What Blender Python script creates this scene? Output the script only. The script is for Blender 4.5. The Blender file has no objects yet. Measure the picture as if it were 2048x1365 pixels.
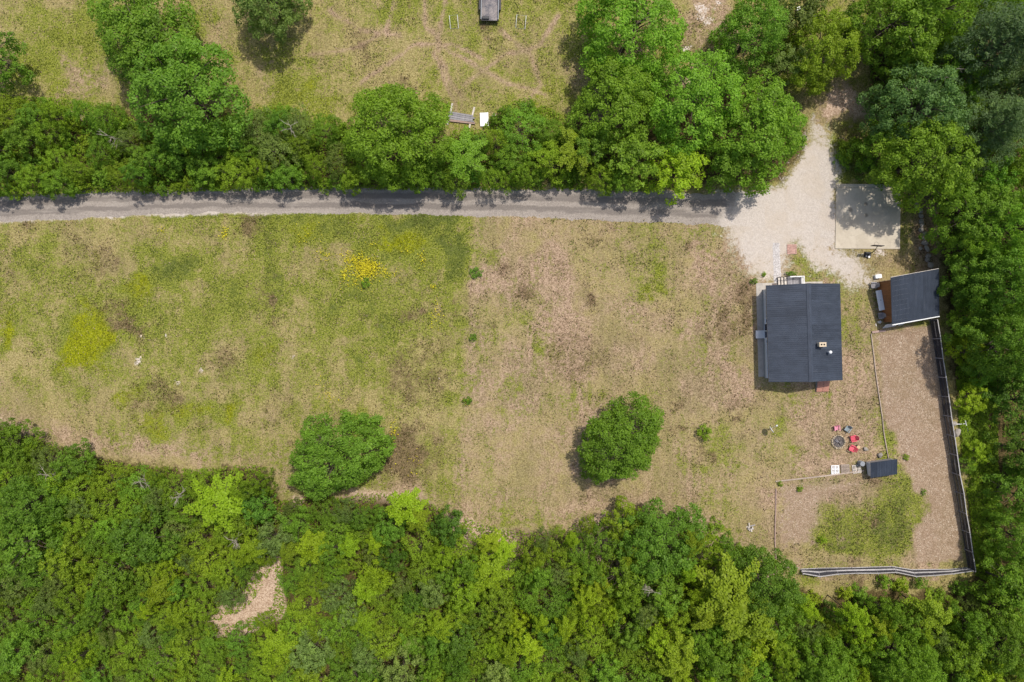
import bpy, bmesh, math, random
import numpy as np
from mathutils import Vector, Matrix, noise as mnoise

random.seed(7)
RNG = np.random.default_rng(11)
R = math.radians
scene = bpy.context.scene
col = scene.collection

# ------------------------------------------------------------------ camera, sky, sun, exposure
H = 85.0                      # drone height in metres
PPM = 16.0                    # photograph pixels per metre on the ground
cam_data = bpy.data.cameras.new('camera')
cam_data.sensor_width = 36.0
cam_data.lens = 36.0 * H / 128.0
cam_data.clip_end = 6000
cam_data.clip_start = 0.5
cam = bpy.data.objects.new('camera', cam_data)
cam.location = (0, 0, H)
cam.rotation_euler = (0, 0, 0)
col.objects.link(cam)
scene.camera = cam

SUN_EL, SUN_AZ = 64.0, 35.2   # azimuth clockwise from +Y (light comes from upper right of the picture)
world = bpy.data.worlds.new('World')
scene.world = world
world.use_nodes = True
wn = world.node_tree.nodes
wl = world.node_tree.links
wn.clear()
sky = wn.new('ShaderNodeTexSky')
sky.sky_type = 'NISHITA'
sky.sun_disc = False
sky.sun_elevation = R(SUN_EL)
sky.sun_rotation = R(SUN_AZ)
sky.air_density = 1.0
sky.dust_density = 3.0
sky.ozone_density = 1.0
bg = wn.new('ShaderNodeBackground')
bg.inputs['Strength'].default_value = 0.15
wo = wn.new('ShaderNodeOutputWorld')
wl.new(sky.outputs[0], bg.inputs[0])
wl.new(bg.outputs[0], wo.inputs[0])

sun_data = bpy.data.lights.new('sun', 'SUN')
sun_data.energy = 3.6
sun_data.angle = R(0.9)
sun_data.color = (1.0, 0.955, 0.88)
sun = bpy.data.objects.new('sun', sun_data)
sd = Vector((math.sin(R(SUN_AZ)) * math.cos(R(SUN_EL)), math.cos(R(SUN_AZ)) * math.cos(R(SUN_EL)), math.sin(R(SUN_EL))))
sun.rotation_euler = sd.to_track_quat('Z', 'Y').to_euler()
sun.location = (30, 40, 90)
col.objects.link(sun)

vs = scene.view_settings
vs.view_transform = 'Standard'
vs.look = 'None'
vs.exposure = 0.0
vs.gamma = 1.0
vs.use_curve_mapping = False
scene.cycles.max_bounces = 6
scene.cycles.transparent_max_bounces = 6

# ------------------------------------------------------------------ helpers
def P(px, py, z=0.0):
    """world x, y of a point that stands at height z and is seen at photograph pixel px, py"""
    s = (H - z) / H
    return ((px - 1024.0) / PPM * s, (682.5 - py) / PPM * s)

def lin(c):
    c = c / 255.0
    return c / 12.92 if c <= 0.04045 else ((c + 0.055) / 1.055) ** 2.4

def S(r, g, b, k=1.32):
    """albedo of a surface that reads r, g, b in full sun"""
    return (min(lin(r) / k, 0.85), min(lin(g) / k, 0.85), min(lin(b) / k, 0.85), 1.0)

def tag(o, label=None, cat=None, group=None, kind=None):
    if label: o['label'] = label
    if cat: o['category'] = cat
    if group: o['group'] = group
    if kind: o['kind'] = kind
    return o

def empty(name, loc, rz=0.0):
    o = bpy.data.objects.new(name, None)
    o.empty_display_size = 0.3
    o.location = loc
    o.rotation_euler = (0, 0, rz)
    col.objects.link(o)
    return o

def link(name, me, mat=None, parent=None, loc=None, rot=None, scale=None):
    o = bpy.data.objects.new(name, me)
    if mat is not None and len(me.materials) == 0:
        me.materials.append(mat)
    col.objects.link(o)
    if parent is not None:
        o.parent = parent
    if loc is not None: o.location = loc
    if rot is not None: o.rotation_euler = rot
    if scale is not None: o.scale = scale
    return o

class MB:
    def __init__(s):
        s.v = []; s.f = []
    def add(s, vs_, fs_):
        n = len(s.v)
        s.v += [tuple(v) for v in vs_]
        s.f += [tuple(i + n for i in f) for f in fs_]
        return s
    def box(s, c, d, rot=None, taper=1.0):
        x, y, z = d[0] / 2, d[1] / 2, d[2] / 2
        vv = [Vector((sx * x * (taper if sz > 0 else 1), sy * y * (taper if sz > 0 else 1), sz * z))
              for sz in (-1, 1) for sx, sy in ((-1, -1), (1, -1), (1, 1), (-1, 1))]
        if rot is not None:
            M = Matrix.Rotation(rot[2], 3, 'Z') @ Matrix.Rotation(rot[1], 3, 'Y') @ Matrix.Rotation(rot[0], 3, 'X')
            vv = [M @ v for v in vv]
        vv = [v + Vector(c) for v in vv]
        return s.add(vv, [(3, 2, 1, 0), (4, 5, 6, 7), (0, 1, 5, 4), (1, 2, 6, 5), (2, 3, 7, 6), (3, 0, 4, 7)])
    def b(s, x0, x1, y0, y1, z0, z1):
        return s.box(((x0 + x1) / 2, (y0 + y1) / 2, (z0 + z1) / 2), (x1 - x0, y1 - y0, z1 - z0))
    def tube(s, pts, rad, n=7, cap=True):
        pts = [Vector(p) for p in pts]
        if not isinstance(rad, (list, tuple)): rad = [rad] * len(pts)
        base = len(s.v)
        for i, p in enumerate(pts):
            d = (pts[min(i + 1, len(pts) - 1)] - pts[max(i - 1, 0)])
            if d.length < 1e-6: d = Vector((0, 0, 1))
            d.normalize()
            a = d.cross(Vector((0, 0, 1)) if abs(d.z) < 0.9 else Vector((1, 0, 0))).normalized()
            b_ = d.cross(a)
            for k in range(n):
                t = 2 * math.pi * k / n
                s.v.append(tuple(p + (a * math.cos(t) + b_ * math.sin(t)) * rad[i]))
        for i in range(len(pts) - 1):
            for k in range(n):
                k2 = (k + 1) % n
                s.f.append((base + i * n + k, base + i * n + k2, base + (i + 1) * n + k2, base + (i + 1) * n + k))
        if cap:
            s.f.append(tuple(base + k for k in range(n))[::-1])
            s.f.append(tuple(base + (len(pts) - 1) * n + k for k in range(n)))
        return s
    def prism(s, poly, z0, z1):
        n = len(poly); b0 = len(s.v)
        s.v += [(p[0], p[1], z0) for p in poly] + [(p[0], p[1], z1) for p in poly]
        s.f.append(tuple(b0 + i for i in range(n))[::-1])
        s.f.append(tuple(b0 + n + i for i in range(n)))
        for i in range(n):
            j = (i + 1) % n
            s.f.append((b0 + i, b0 + j, b0 + n + j, b0 + n + i))
        return s
    def mesh(s, name, bevel=0.0, smooth=False):
        me = bpy.data.meshes.new(name)
        me.from_pydata(s.v, [], s.f)
        bm = bmesh.new(); bm.from_mesh(me)
        bmesh.ops.recalc_face_normals(bm, faces=bm.faces)
        if bevel > 0:
            bmesh.ops.bevel(bm, geom=[e for e in bm.edges], offset=bevel, segments=1, affect='EDGES', clamp_overlap=True)
        bm.to_mesh(me); bm.free()
        if smooth:
            me.polygons.foreach_set('use_smooth', [True] * len(me.polygons))
        me.update()
        return me
    def build(s, name, mat, parent=None, bevel=0.0, smooth=False, **kw):
        return link(name, s.mesh(name, bevel, smooth), mat, parent, **kw)

# ------------------------------------------------------------------ materials
def node_mat(name):
    m = bpy.data.materials.new(name)
    m.use_nodes = True
    nt = m.node_tree
    nt.nodes.clear()
    out = nt.nodes.new('ShaderNodeOutputMaterial')
    return m, nt, out

class NT:
    """small shorthand for shader math"""
    def __init__(s, nt): s.nt = nt; s.n = nt.nodes; s.l = nt.links
    def val(s, v):
        n = s.n.new('ShaderNodeValue'); n.outputs[0].default_value = v; return n.outputs[0]
    def put(s, sock, v):
        if hasattr(v, 'is_output') or isinstance(v, bpy.types.NodeSocket): s.l.new(v, sock)
        else: sock.default_value = v
    def math(s, op, a, b=0.0, c=None, clamp=False):
        n = s.n.new('ShaderNodeMath'); n.operation = op; n.use_clamp = clamp
        s.put(n.inputs[0], a); s.put(n.inputs[1], b)
        if c is not None: s.put(n.inputs[2], c)
        return n.outputs[0]
    def mix(s, f, a, b, blend='MIX'):
        n = s.n.new('ShaderNodeMix'); n.data_type = 'RGBA'; n.blend_type = blend; n.clamp_factor = True
        s.put(n.inputs['Factor'], f); s.put(n.inputs[6], a); s.put(n.inputs[7], b)
        return n.outputs[2]
    def step(s, x, lo, hi):
        n = s.n.new('ShaderNodeMapRange'); n.interpolation_type = 'SMOOTHSTEP'
        s.put(n.inputs['Value'], x); n.inputs['From Min'].default_value = lo; n.inputs['From Max'].default_value = hi
        return n.outputs[0]
    def obj(s, scale=None, rot=None):
        n = s.n.new('ShaderNodeTexCoord')
        if scale is None and rot is None: return n.outputs['Object']
        m = s.n.new('ShaderNodeMapping')
        if scale: m.inputs['Scale'].default_value = scale
        if rot: m.inputs['Rotation'].default_value = rot
        s.l.new(n.outputs['Object'], m.inputs[0])
        return m.outputs[0]
    def noise(s, vec, scale, detail=3, rough=0.55, dist=0.0, off=None):
        n = s.n.new('ShaderNodeTexNoise')
        n.inputs['Scale'].default_value = scale; n.inputs['Detail'].default_value = detail
        n.inputs['Roughness'].default_value = rough; n.inputs['Distortion'].default_value = dist
        if off:
            m = s.n.new('ShaderNodeMapping'); m.inputs['Location'].default_value = off
            s.l.new(vec, m.inputs[0]); vec = m.outputs[0]
        s.l.new(vec, n.inputs['Vector'])
        return n.outputs['Fac']
    def voro(s, vec, scale, feature='F1', out='Distance', rand=1.0):
        n = s.n.new('ShaderNodeTexVoronoi'); n.feature = feature
        n.inputs['Scale'].default_value = scale; n.inputs['Randomness'].default_value = rand
        s.l.new(vec, n.inputs['Vector'])
        return n.outputs[out]
    def attr(s, name):
        n = s.n.new('ShaderNodeAttribute'); n.attribute_name = name
        return n
    def bump(s, h, strength=0.5, dist=0.02):
        n = s.n.new('ShaderNodeBump'); n.inputs['Strength'].default_value = strength; n.inputs['Distance'].default_value = dist
        s.l.new(h, n.inputs['Height']); return n.outputs[0]
    def bsdf(s, color, rough=0.8, spec=0.3, metal=0.0, normal=None):
        n = s.n.new('ShaderNodeBsdfPrincipled')
        s.put(n.inputs['Base Color'], color); s.put(n.inputs['Roughness'], rough)
        n.inputs['Metallic'].default_value = metal
        n.inputs['Specular IOR Level'].default_value = spec
        if normal is not None: s.l.new(normal, n.inputs['Normal'])
        return n.outputs[0]

def basic(name, c, var=0.25, scale=3.0, rough=0.75, spec=0.3, metal=0.0, c2=None, stretch=None, bump=0.3, rand=0.0):
    """weathered procedural material: base colour, large and small noise, light relief"""
    m, nt, out = node_mat(name)
    t = NT(nt)
    v = t.obj(stretch)
    n1 = t.noise(v, scale, 4, 0.6)
    n2 = t.noise(v, scale * 7.3, 3, 0.6)
    f = t.math('ADD', t.math('MULTIPLY', n1, 0.6), t.math('MULTIPLY', n2, 0.4))
    dark = tuple(x * (1 - var) for x in c[:3]) + (1,)
    light = tuple(min(x * (1 + var), 0.9) for x in (c2 or c)[:3]) + (1,)
    colr = t.mix(t.step(f, 0.32, 0.68), dark, light)
    if rand > 0:
        oi = t.n.new('ShaderNodeObjectInfo')
        k = t.math('MULTIPLY_ADD', oi.outputs['Random'], rand * 2, 1 - rand)
        vm = t.n.new('ShaderNodeVectorMath'); vm.operation = 'SCALE'
        t.l.new(colr, vm.inputs[0]); t.l.new(k, vm.inputs['Scale'])
        colr = vm.outputs[0]
    b = t.bsdf(colr, rough, spec, metal, t.bump(f, bump, 0.02))
    nt.links.new(b, out.inputs[0])
    return m

M = {}
M['timber'] = basic('weathered_timber', S(186, 168, 152), 0.25, 4, 0.85, 0.2, rand=0.15)
M['grey_timber'] = basic('grey_timber', S(160, 156, 158), 0.25, 4, 0.85, 0.2, rand=0.18)
M['pale_timber'] = basic('pale_timber', S(222, 212, 200), 0.22, 4, 0.85, 0.2, rand=0.12)
M['red_timber'] = basic('reddish_timber', S(176, 150, 138), 0.2, 3, 0.8, 0.2, rand=0.1)
M['white_paint'] = basic('white_paint', (0.80, 0.80, 0.80, 1), 0.05, 3, 0.5, 0.4)
M['white_metal'] = basic('white_metal', (0.80, 0.80, 0.78, 1), 0.06, 5, 0.4, 0.5)
M['siding'] = basic('pale_siding', (0.62, 0.63, 0.66, 1), 0.06, 2, 0.6, 0.3, stretch=(1, 1, 8))
M['foundation'] = basic('foundation_concrete', (0.36, 0.35, 0.34, 1), 0.15, 3)
M['glass'] = basic('window_glass', (0.015, 0.022, 0.045, 1), 0.2, 1, 0.08, 0.6, bump=0.0)
M['chimney'] = basic('chimney_block', S(225, 205, 175), 0.12, 4, 0.85)
M['flue'] = basic('dark_flue', (0.012, 0.011, 0.01, 1), 0.2, 4, 0.9)
M['concrete'] = basic('apron_concrete', S(196, 188, 178), 0.16, 2, 0.9, 0.2)
M['black_metal'] = basic('black_metal', (0.02, 0.021, 0.024, 1), 0.3, 4, 0.5, 0.4)
M['dark_metal'] = basic('dark_rail', (0.05, 0.045, 0.048, 1), 0.25, 4, 0.6, 0.3)
M['brown_wood'] = basic('stained_wood', (0.25, 0.105, 0.042, 1), 0.25, 3, 0.6, 0.3, stretch=(4, 4, 0.6), rand=0.14)
M['cellar_red'] = basic('cellar_door_red', S(198, 142, 122), 0.16, 4, 0.7, 0.3)
M['pink_plastic'] = basic('faded_pink_plastic', S(240, 156, 176), 0.12, 5, 0.5, 0.4)
M['red_plastic'] = basic('red_plastic', S(232, 88, 108), 0.14, 5, 0.5, 0.4)
M['grey_plastic'] = basic('grey_green_plastic', S(150, 162, 166), 0.14, 5, 0.5, 0.4)
M['char'] = basic('charcoal', (0.018, 0.017, 0.017, 1), 0.4, 9, 0.95, 0.1, c2=(0.16, 0.14, 0.13, 1))
M['rock'] = basic('grey_rock', S(168, 160, 150), 0.32, 4, 0.9, 0.2, rand=0.18)
M['pit_stone'] = basic('pit_stone', S(205, 188, 160), 0.28, 6, 0.9, 0.2, rand=0.25)
M['stump'] = basic('cut_wood', S(222, 190, 148), 0.14, 8, 0.8, 0.2)
M['bark'] = basic('bark', (0.10, 0.078, 0.06, 1), 0.4, 6, 0.9, 0.15, stretch=(3, 3, 0.7), bump=0.7)
M['galv'] = basic('galvanised', S(150, 155, 160), 0.15, 6, 0.5, 0.5)
M['brick'] = basic('red_brick', S(212, 170, 156), 0.16, 9, 0.85, 0.2, rand=0.2)
M['mortar'] = basic('sand_joint', S(188, 168, 150), 0.15, 9, 0.95, 0.1)
M['mat'] = basic('door_mat', (0.16, 0.13, 0.12, 1), 0.3, 9, 0.95, 0.1)
M['bench_white'] = basic('pale_laminate', (0.66, 0.70, 0.72, 1), 0.06, 3, 0.5, 0.4)
M['trailer_floor'] = basic('worn_trailer_floor', S(92, 94, 106), 0.25, 1.0, 0.7, 0.3, c2=S(158, 148, 142))
M['tyre'] = basic('tyre_rubber', (0.02, 0.02, 0.02, 1), 0.3, 8, 0.9, 0.2)
M['fence_rail'] = basic('silvered_rail', S(188, 184, 182), 0.22, 4, 0.85, 0.2, rand=0.15)
M['hose'] = basic('black_hose', (0.03, 0.03, 0.028, 1), 0.2, 8, 0.7, 0.2)

def roof_mat():
    m, nt, out = node_mat('slate_blue_metal_roof')
    t = NT(nt)
    oi = t.n.new('ShaderNodeObjectInfo')
    va = t.n.new('ShaderNodeVectorMath'); va.operation = 'ADD'
    t.l.new(t.obj(), va.inputs[0]); t.l.new(t.math('MULTIPLY', oi.outputs['Random'], 90.0), va.inputs[1])
    v = va.outputs[0]
    mp = t.n.new('ShaderNodeMapping'); mp.inputs['Scale'].default_value = (5.0, 0.35, 1.0); t.l.new(v, mp.inputs[0])
    n1 = t.noise(v, 0.7, 4, 0.6); n2 = t.noise(v, 14, 3, 0.6); n3 = t.noise(mp.outputs[0], 1.0, 3, 0.6)
    f = t.math('ADD', t.math('ADD', t.math('MULTIPLY', n1, 0.4), t.math('MULTIPLY', n2, 0.3)), t.math('MULTIPLY', n3, 0.3))
    f = t.math('ADD', f, t.math('MULTIPLY', t.math('SUBTRACT', oi.outputs['Random'], 0.5), 0.12))
    c = t.mix(t.step(f, 0.34, 0.66), (0.024, 0.031, 0.045, 1), (0.046, 0.058, 0.082, 1))
    c = t.mix(t.math('MULTIPLY', t.step(n3, 0.6, 0.75), 0.22), c, (0.10, 0.095, 0.09, 1))
    nt.links.new(t.bsdf(c, 0.55, 0.4, 0.0, t.bump(n2, 0.12, 0.01)), out.inputs[0])
    return m
M['roof'] = roof_mat()

def leaf_mat():
    m, nt, out = node_mat('leaf')
    t = NT(nt)
    oi = t.n.new('ShaderNodeObjectInfo')
    a = t.attr('leafvar')
    v = a.outputs['Fac']
    # leaf to leaf variation: darker older leaves, yellower young ones
    k = t.math('MULTIPLY_ADD', v, 0.75, 0.62)
    vm = t.n.new('ShaderNodeVectorMath'); vm.operation = 'SCALE'
    t.l.new(oi.outputs['Color'], vm.inputs[0]); t.l.new(k, vm.inputs['Scale'])
    young = t.mix(0.5, vm.outputs[0], (0.22, 0.28, 0.02, 1))
    c = t.mix(t.math('MULTIPLY', t.step(v, 0.7, 1.0), 0.55), vm.outputs[0], young)
    b = t.bsdf(c, 0.55, 0.25)
    tr = t.n.new('ShaderNodeBsdfTranslucent')
    t.l.new(t.mix(1.0, c, (1.25, 1.25, 0.6, 1), 'MULTIPLY'), tr.inputs['Color'])
    ms = t.n.new('ShaderNodeMixShader'); ms.inputs[0].default_value = 0.44
    t.l.new(b, ms.inputs[1]); t.l.new(tr.outputs[0], ms.inputs[2])
    nt.links.new(ms.outputs[0], out.inputs[0])
    return m
M['leaf'] = leaf_mat()

def netting_mat():
    m, nt, out = node_mat('black_netting')
    t = NT(nt)
    b = t.bsdf((0.055, 0.052, 0.062, 1), 0.8, 0.2)
    tr = t.n.new('ShaderNodeBsdfTransparent')
    ms = t.n.new('ShaderNodeMixShader'); ms.inputs[0].default_value = 0.72
    t.l.new(tr.outputs[0], ms.inputs[1]); t.l.new(b, ms.inputs[2])
    nt.links.new(ms.outputs[0], out.inputs[0])
    return m
M['netting'] = netting_mat()

# ------------------------------------------------------------------ ground: one sheet to the horizon, soil / grass cover given by where each kind grows
def axis(lo, hi, step, far):
    mid = np.arange(lo, hi + step * 0.5, step)
    out = np.array([4, 10, 25, 70, 200, 600, far])
    return np.concatenate([lo - out[::-1], mid, hi + out])
GX = axis(-70, 70, 0.3, 2500.0)
GY = axis(-49, 49, 0.3, 2500.0)
XX, YY = np.meshgrid(GX, GY)
PXX = XX * PPM + 1024.0
PYY = 682.5 - YY * PPM

def vnoise(x, y, seed, scale):
    """smooth value noise on arrays, 0..1"""
    r = np.random.default_rng(seed)
    tab = r.random((256, 256))
    x = x / scale; y = y / scale
    xi = np.floor(x).astype(int); yi = np.floor(y).astype(int)
    fx = x - xi; fy = y - yi
    fx = fx * fx * (3 - 2 * fx); fy = fy * fy * (3 - 2 * fy)
    g = lambda a, b: tab[(a % 256), (b % 256)]
    return (g(xi, yi) * (1 - fx) + g(xi + 1, yi) * fx) * (1 - fy) + (g(xi, yi + 1) * (1 - fx) + g(xi + 1, yi + 1) * fx) * fy
def fbm(x, y, seed, scale, octv=4):
    s = 0; a = 1; tot = 0
    for o in range(octv):
        s = s + a * vnoise(x, y, seed + o * 17, scale / 2 ** o); tot += a; a *= 0.55
    return s / tot

WX = (fbm(PXX, PYY, 3, 56, 5) - 0.5) * 62
WY = (fbm(PXX, PYY, 5, 56, 5) - 0.5) * 62
WX2 = (fbm(PXX, PYY, 63, 40, 5) - 0.5) * 120
WY2 = (fbm(PXX, PYY, 65, 40, 5) - 0.5) * 120

def blob(px, py, rx, ry, rot=0.0, soft=0.75):
    c, s_ = math.cos(R(rot)), math.sin(R(rot))
    k_ = min(1.0, min(rx, ry) / 26.0)
    dx = PXX + WX2 * k_ - px; dy = PYY + WY2 * k_ - py
    u = (dx * c + dy * s_) / rx; v = (-dx * s_ + dy * c) / ry
    d = np.sqrt(u * u + v * v)
    t = np.clip((1 + soft - d) / (2 * soft), 0, 1)
    return t * t * (3 - 2 * t)
def polymask(poly, soft=14, wob=0.6):
    """soft inside mask of a polygon given in photograph pixels"""
    x = PXX + WX * wob; y = PYY + WY * wob
    inside = np.zeros(x.shape, bool); dist = np.full(x.shape, 1e9)
    n = len(poly)
    for i in range(n):
        x0, y0 = poly[i]; x1, y1 = poly[(i + 1) % n]
        cond = ((y0 > y) != (y1 > y)) & (x < (x1 - x0) * (y - y0) / ((y1 - y0) + 1e-9) + x0)
        inside ^= cond
        ex, ey = x1 - x0, y1 - y0
        t = np.clip(((x - x0) * ex + (y - y0) * ey) / (ex * ex + ey * ey), 0, 1)
        dist = np.minimum(dist, np.hypot(x - x0 - t * ex, y - y0 - t * ey))
    sd_ = np.where(inside, dist, -dist)
    t = np.clip(sd_ / soft * 0.5 + 0.5, 0, 1)
    return t * t * (3 - 2 * t)

def pathmask(pts, w, soft=8, wob=0.5):
    x = PXX + WX * wob; y = PYY + WY * wob
    dist = np.full(x.shape, 1e9)
    for i in range(len(pts) - 1):
        (x0, y0), (x1, y1) = pts[i], pts[i + 1]
        ex, ey = x1 - x0, y1 - y0
        t = np.clip(((x - x0) * ex + (y - y0) * ey) / (ex * ex + ey * ey), 0, 1)
        dist = np.minimum(dist, np.hypot(x - x0 - t * ex, y - y0 - t * ey))
    t = np.clip((w - dist) / soft * 0.5 + 0.5, 0, 1)
    return t * t * (3 - 2 * t)

mx = np.maximum
green = 0.40 + 0 * PXX
green = np.where(PXX < 930, 0.56, 0.40) * 1.0
gs = np.clip((PXX - 926 + WX * .35 + (PYY - 600) * .06) / 16, 0, 1); gs = np.where(PYY < 380, .25, gs)
green = 0.66 * (1 - gs) + 0.40 * gs - .16 * np.clip((PYY - 700) / 160, 0, 1) * (1 - gs) - .12 * np.clip((240 - PXX) / 240, 0, 1)
green += (fbm(PXX, PYY, 21, 130, 5) - 0.5) * 0.9
green += (fbm(PXX, PYY, 29, 36, 4) - 0.5) * 0.8 * (1 - .45 * gs)
for a in [(185, 690, 48, 62, 10, .55), (10, 670, 22, 40, 0, .5), (275, 580, 50, 32, -20, .5), (330, 530, 55, 32, -10, .5), (455, 815, 28, 38, 0, .45),
          (265, 790, 20, 26, 0, .4), (375, 815, 52, 26, 0, .4), (320, 850, 30, 22, 0, .4), (490, 620, 48, 42, 0, .4), (530, 720, 20, 42, 0, .4),
          (600, 450, 40, 30, 0, .4), (85, 520, 42, 52, 0, .25), (540, 590, 22, 32, 0, .3), (800, 500, 65, 34, 0, .5), (912, 480, 26, 60, 0, .6),
          (860, 442, 70, 12, 0, .75), (1305, 580, 30, 26, 0, .4), (1360, 650, 14, 15, 0, .4), (1020, 830, 26, 32, 0, .4), (1080, 690, 16, 16, 0, .35),
          (1035, 640, 26, 16, 0, .3), (985, 520, 26, 26, 0, .25), (750, 640, 85, 50, 0, .25), (700, 450, 120, 22, 0, .3), (500, 432, 150, 10, 0, .35),
          (1440, 900, 50, 50, 0, .28), (1540, 905, 40, 40, 0, .25), (1500, 640, 26, 120, 0, .0), (1650, 560, 60, 14, 0, .15), (1720, 760, 22, 100, 0, .16),
          (600, 175, 30, 30, 0, .5), (80, 170, 60, 60, 0, .2), (150, 60, 90, 70, 0, .3), (1060, 210, 60, 40, 0, .4), (880, 160, 30, 20, 0, .25), (620, 230, 70, 40, 0, .35),
          (560, 120, 60, 60, 0, .2), (1696, 1052, 84, 60, 0, .62), (1796, 1030, 38, 84, 0, .62), (1690, 1090, 60, 26, 0, .2), (1660, 960, 80, 14, 0, .3),
          (1620, 975, 30, 10, 0, .3), (1760, 850, 12, 80, 0, .3), (1785, 900, 26, 26, 0, .4), (1900, 1000, 12, 160, 8, .35), (1875, 760, 10, 120, 8, .35),
          (1640, 1150, 60, 16, 0, .25), (1830, 640, 50, 14, -8, .5), (1610, 520, 40, 16, 35, .22), (1640, 550, 30, 10, 0, .2), (1815, 440, 14, 60, 0, .45),
          (1950, 1000, 30, 150, 0, .2), (1700, 300, 30, 50, 0, .5), (1690, 345, 60, 16, 0, .5), (1580, 1160, 60, 40, 0, .25)]:
    green += blob(*a[:5]) * a[5]
moss = np.zeros_like(PXX)
for a in [(185, 690, 44, 58, 10, 1), (10, 670, 20, 38, 0, .9), (165, 665, 26, 18, 0, .9), (275, 580, 42, 26, -20, .7), (455, 815, 24, 34, 0, .75), (265, 790, 20, 26, 0, .7),
          (375, 815, 46, 20, 0, .6), (320, 850, 28, 20, 0, .6), (600, 450, 36, 26, 0, .65), (800, 500, 58, 28, 0, .85), (530, 720, 18, 40, 0, .5), (1305, 580, 26, 22, 0, .45),
          (1020, 830, 22, 28, 0, .45), (600, 175, 26, 26, 0, .7), (85, 160, 40, 30, 0, .4), (150, 60, 60, 50, 0, .3), (1060, 210, 46, 26, 0, .5), (700, 440, 80, 14, 0, .4), (345, 470, 40, 16, 0, .3),
          (620, 230, 60, 34, 0, .4), (1440, 920, 36, 30, 0, .25), (190, 510, 18, 10, 0, .6), (650, 530, 60, 50, 0, .35)]:
    moss = mx(moss, blob(*a[:5]) * a[5])
brown = np.clip(fbm(PXX, PYY, 37, 90, 5) - .56, 0, 1) * 2.6 + np.clip(fbm(PXX, PYY, 39, 26, 3) - .64, 0, 1) * 2.2
for a in [(250, 650, 55, 36, 0, .95), (190, 520, 32, 22, 0, .6), (330, 775, 42, 28, 0, .7), (540, 820, 40, 40, 0, .55), (580, 885, 10, 8, 0, .8), (125, 690, 22, 24, 0, .5),
          (860, 690, 26, 42, 0, .6), (830, 765, 64, 58, 0, .72), (1185, 600, 22, 16, 20, 1.1), (1052, 595, 28, 16, 20, .85), (1160, 560, 34, 26, 0, .45), (1150, 725, 90, 64, 10, .58),
          (1110, 640, 34, 34, 0, .4), (1480, 620, 30, 90, 0, .8), (1330, 640, 54, 44, 0, .4), (1280, 500, 70, 40, 0, .35), (1400, 520, 44, 34, 0, .3), (805, 905, 60, 44, -20, 1.05),
          (830, 880, 30, 20, 0, .6), (1290, 720, 80, 60, 0, .25), (560, 700, 30, 40, 0, .2), (1120, 150, 40, 40, 0, .4), (1860, 480, 34, 70, 0, .65), (1800, 540, 60, 20, 0, .5), (1690, 215, 70, 44, 0, .8),
          (1040, 700, 60, 40, 0, .25), (700, 720, 90, 60, 0, .2), (240, 440, 80, 8, 0, .15)]:
    brown = mx(brown, blob(*a[:5]) * a[5])
bare = np.clip(fbm(PXX, PYY, 47, 110, 5) - .47, 0, 1) * (.7 + 1.7 * gs) + .42 * gs * (PYY > 380) + .14 * np.clip((PYY - 720) / 80, 0, 1) * (1 - gs)
bare = bare * (PXX < 1880) * (PYY < 1160)      # thin pinkish dry turf
bare = mx(bare, pathmask([(-40, 820), (60, 855), (180, 888), (400, 912), (560, 905)], 24, 34) * .8)
bare = mx(bare, pathmask([(700, 975), (860, 985), (960, 1030), (1100, 1045), (1200, 1000), (1320, 1010), (1450, 1060), (1530, 1120)], 26, 44) * .85)
for a in [(160, 170, 60, 50, 0, .8), (540, 165, 34, 40, 0, .7), (1150, 760, 60, 40, 0, .5), (1580, 800, 120, 60, 0, .55), (1500, 640, 50, 120, 0, .6), (1640, 830, 100, 50, 0, .4), (1440, 970, 80, 40, 0, .5),
          (1250, 470, 240, 26, 0, .3), (1720, 700, 26, 140, 0, .3), (1600, 500, 30, 24, 0, .6), (1610, 530, 40, 18, 0, .5), (1480, 470, 60, 30, 0, .5), (1250, 160, 130, 120, 0, .5), (1410, 60, 60, 120, 0, .8), (430, 60, 30, 60, 0, .5),
          (400, 720, 60, 40, 0, .4), (940, 640, 20, 160, 0, .3)]:
    bare = mx(bare, blob(*a[:5]) * a[5])
for tr_ in ([(905, -20), (880, 40), (868, 110), (900, 180), (915, 240)], [(845, -20), (850, 50), (900, 110), (980, 150), (1090, 190)], [(960, 120), (900, 90), (830, 90), (770, 130), (720, 170)], [(1000, 60), (1060, 110), (1080, 170), (1040, 220)],
            [(790, 0), (770, 60), (700, 100), (620, 110)], [(1120, 30), (1080, 90), (1000, 120), (930, 170)], [(660, 20), (720, 60), (800, 70)], [(865, 60), (885, 130), (925, 200)]):
    bare = mx(bare, pathmask(tr_, 3.5, 7, .25) * .8); green -= pathmask(tr_, 4.0, 7, .25) * .6
bare = mx(bare, blob(1690, 880, 56, 40) * .7)
brown = mx(brown, polymask([(1554, 966), (1730, 950), (1900, 960), (1930, 1125), (1556, 1130)], 20, .3) * .42)
gravel = np.zeros_like(PXX)
ROAD_B = [(-70, 447), (0, 445), (130, 440), (300, 430), (500, 424), (800, 428), (1100, 437), (1300, 445), (1450, 452)]
gravel = mx(gravel, pathmask([(-80, 420), (0, 419), (300, 408), (600, 402), (1000, 406), (1300, 414), (1470, 420)], 24, 10, 0.25))
DRIVE = [(1430, 392), (1500, 386), (1560, 376), (1600, 330), (1622, 270), (1640, 250), (1660, 262), (1672, 330), (1672, 372), (1672, 498), (1710, 500), (1730, 530), (1740, 560), (1690, 572),
         (1640, 545), (1610, 505), (1592, 488), (1572, 490), (1560, 545), (1530, 562), (1500, 545), (1470, 515), (1450, 490), (1440, 458)]
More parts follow.
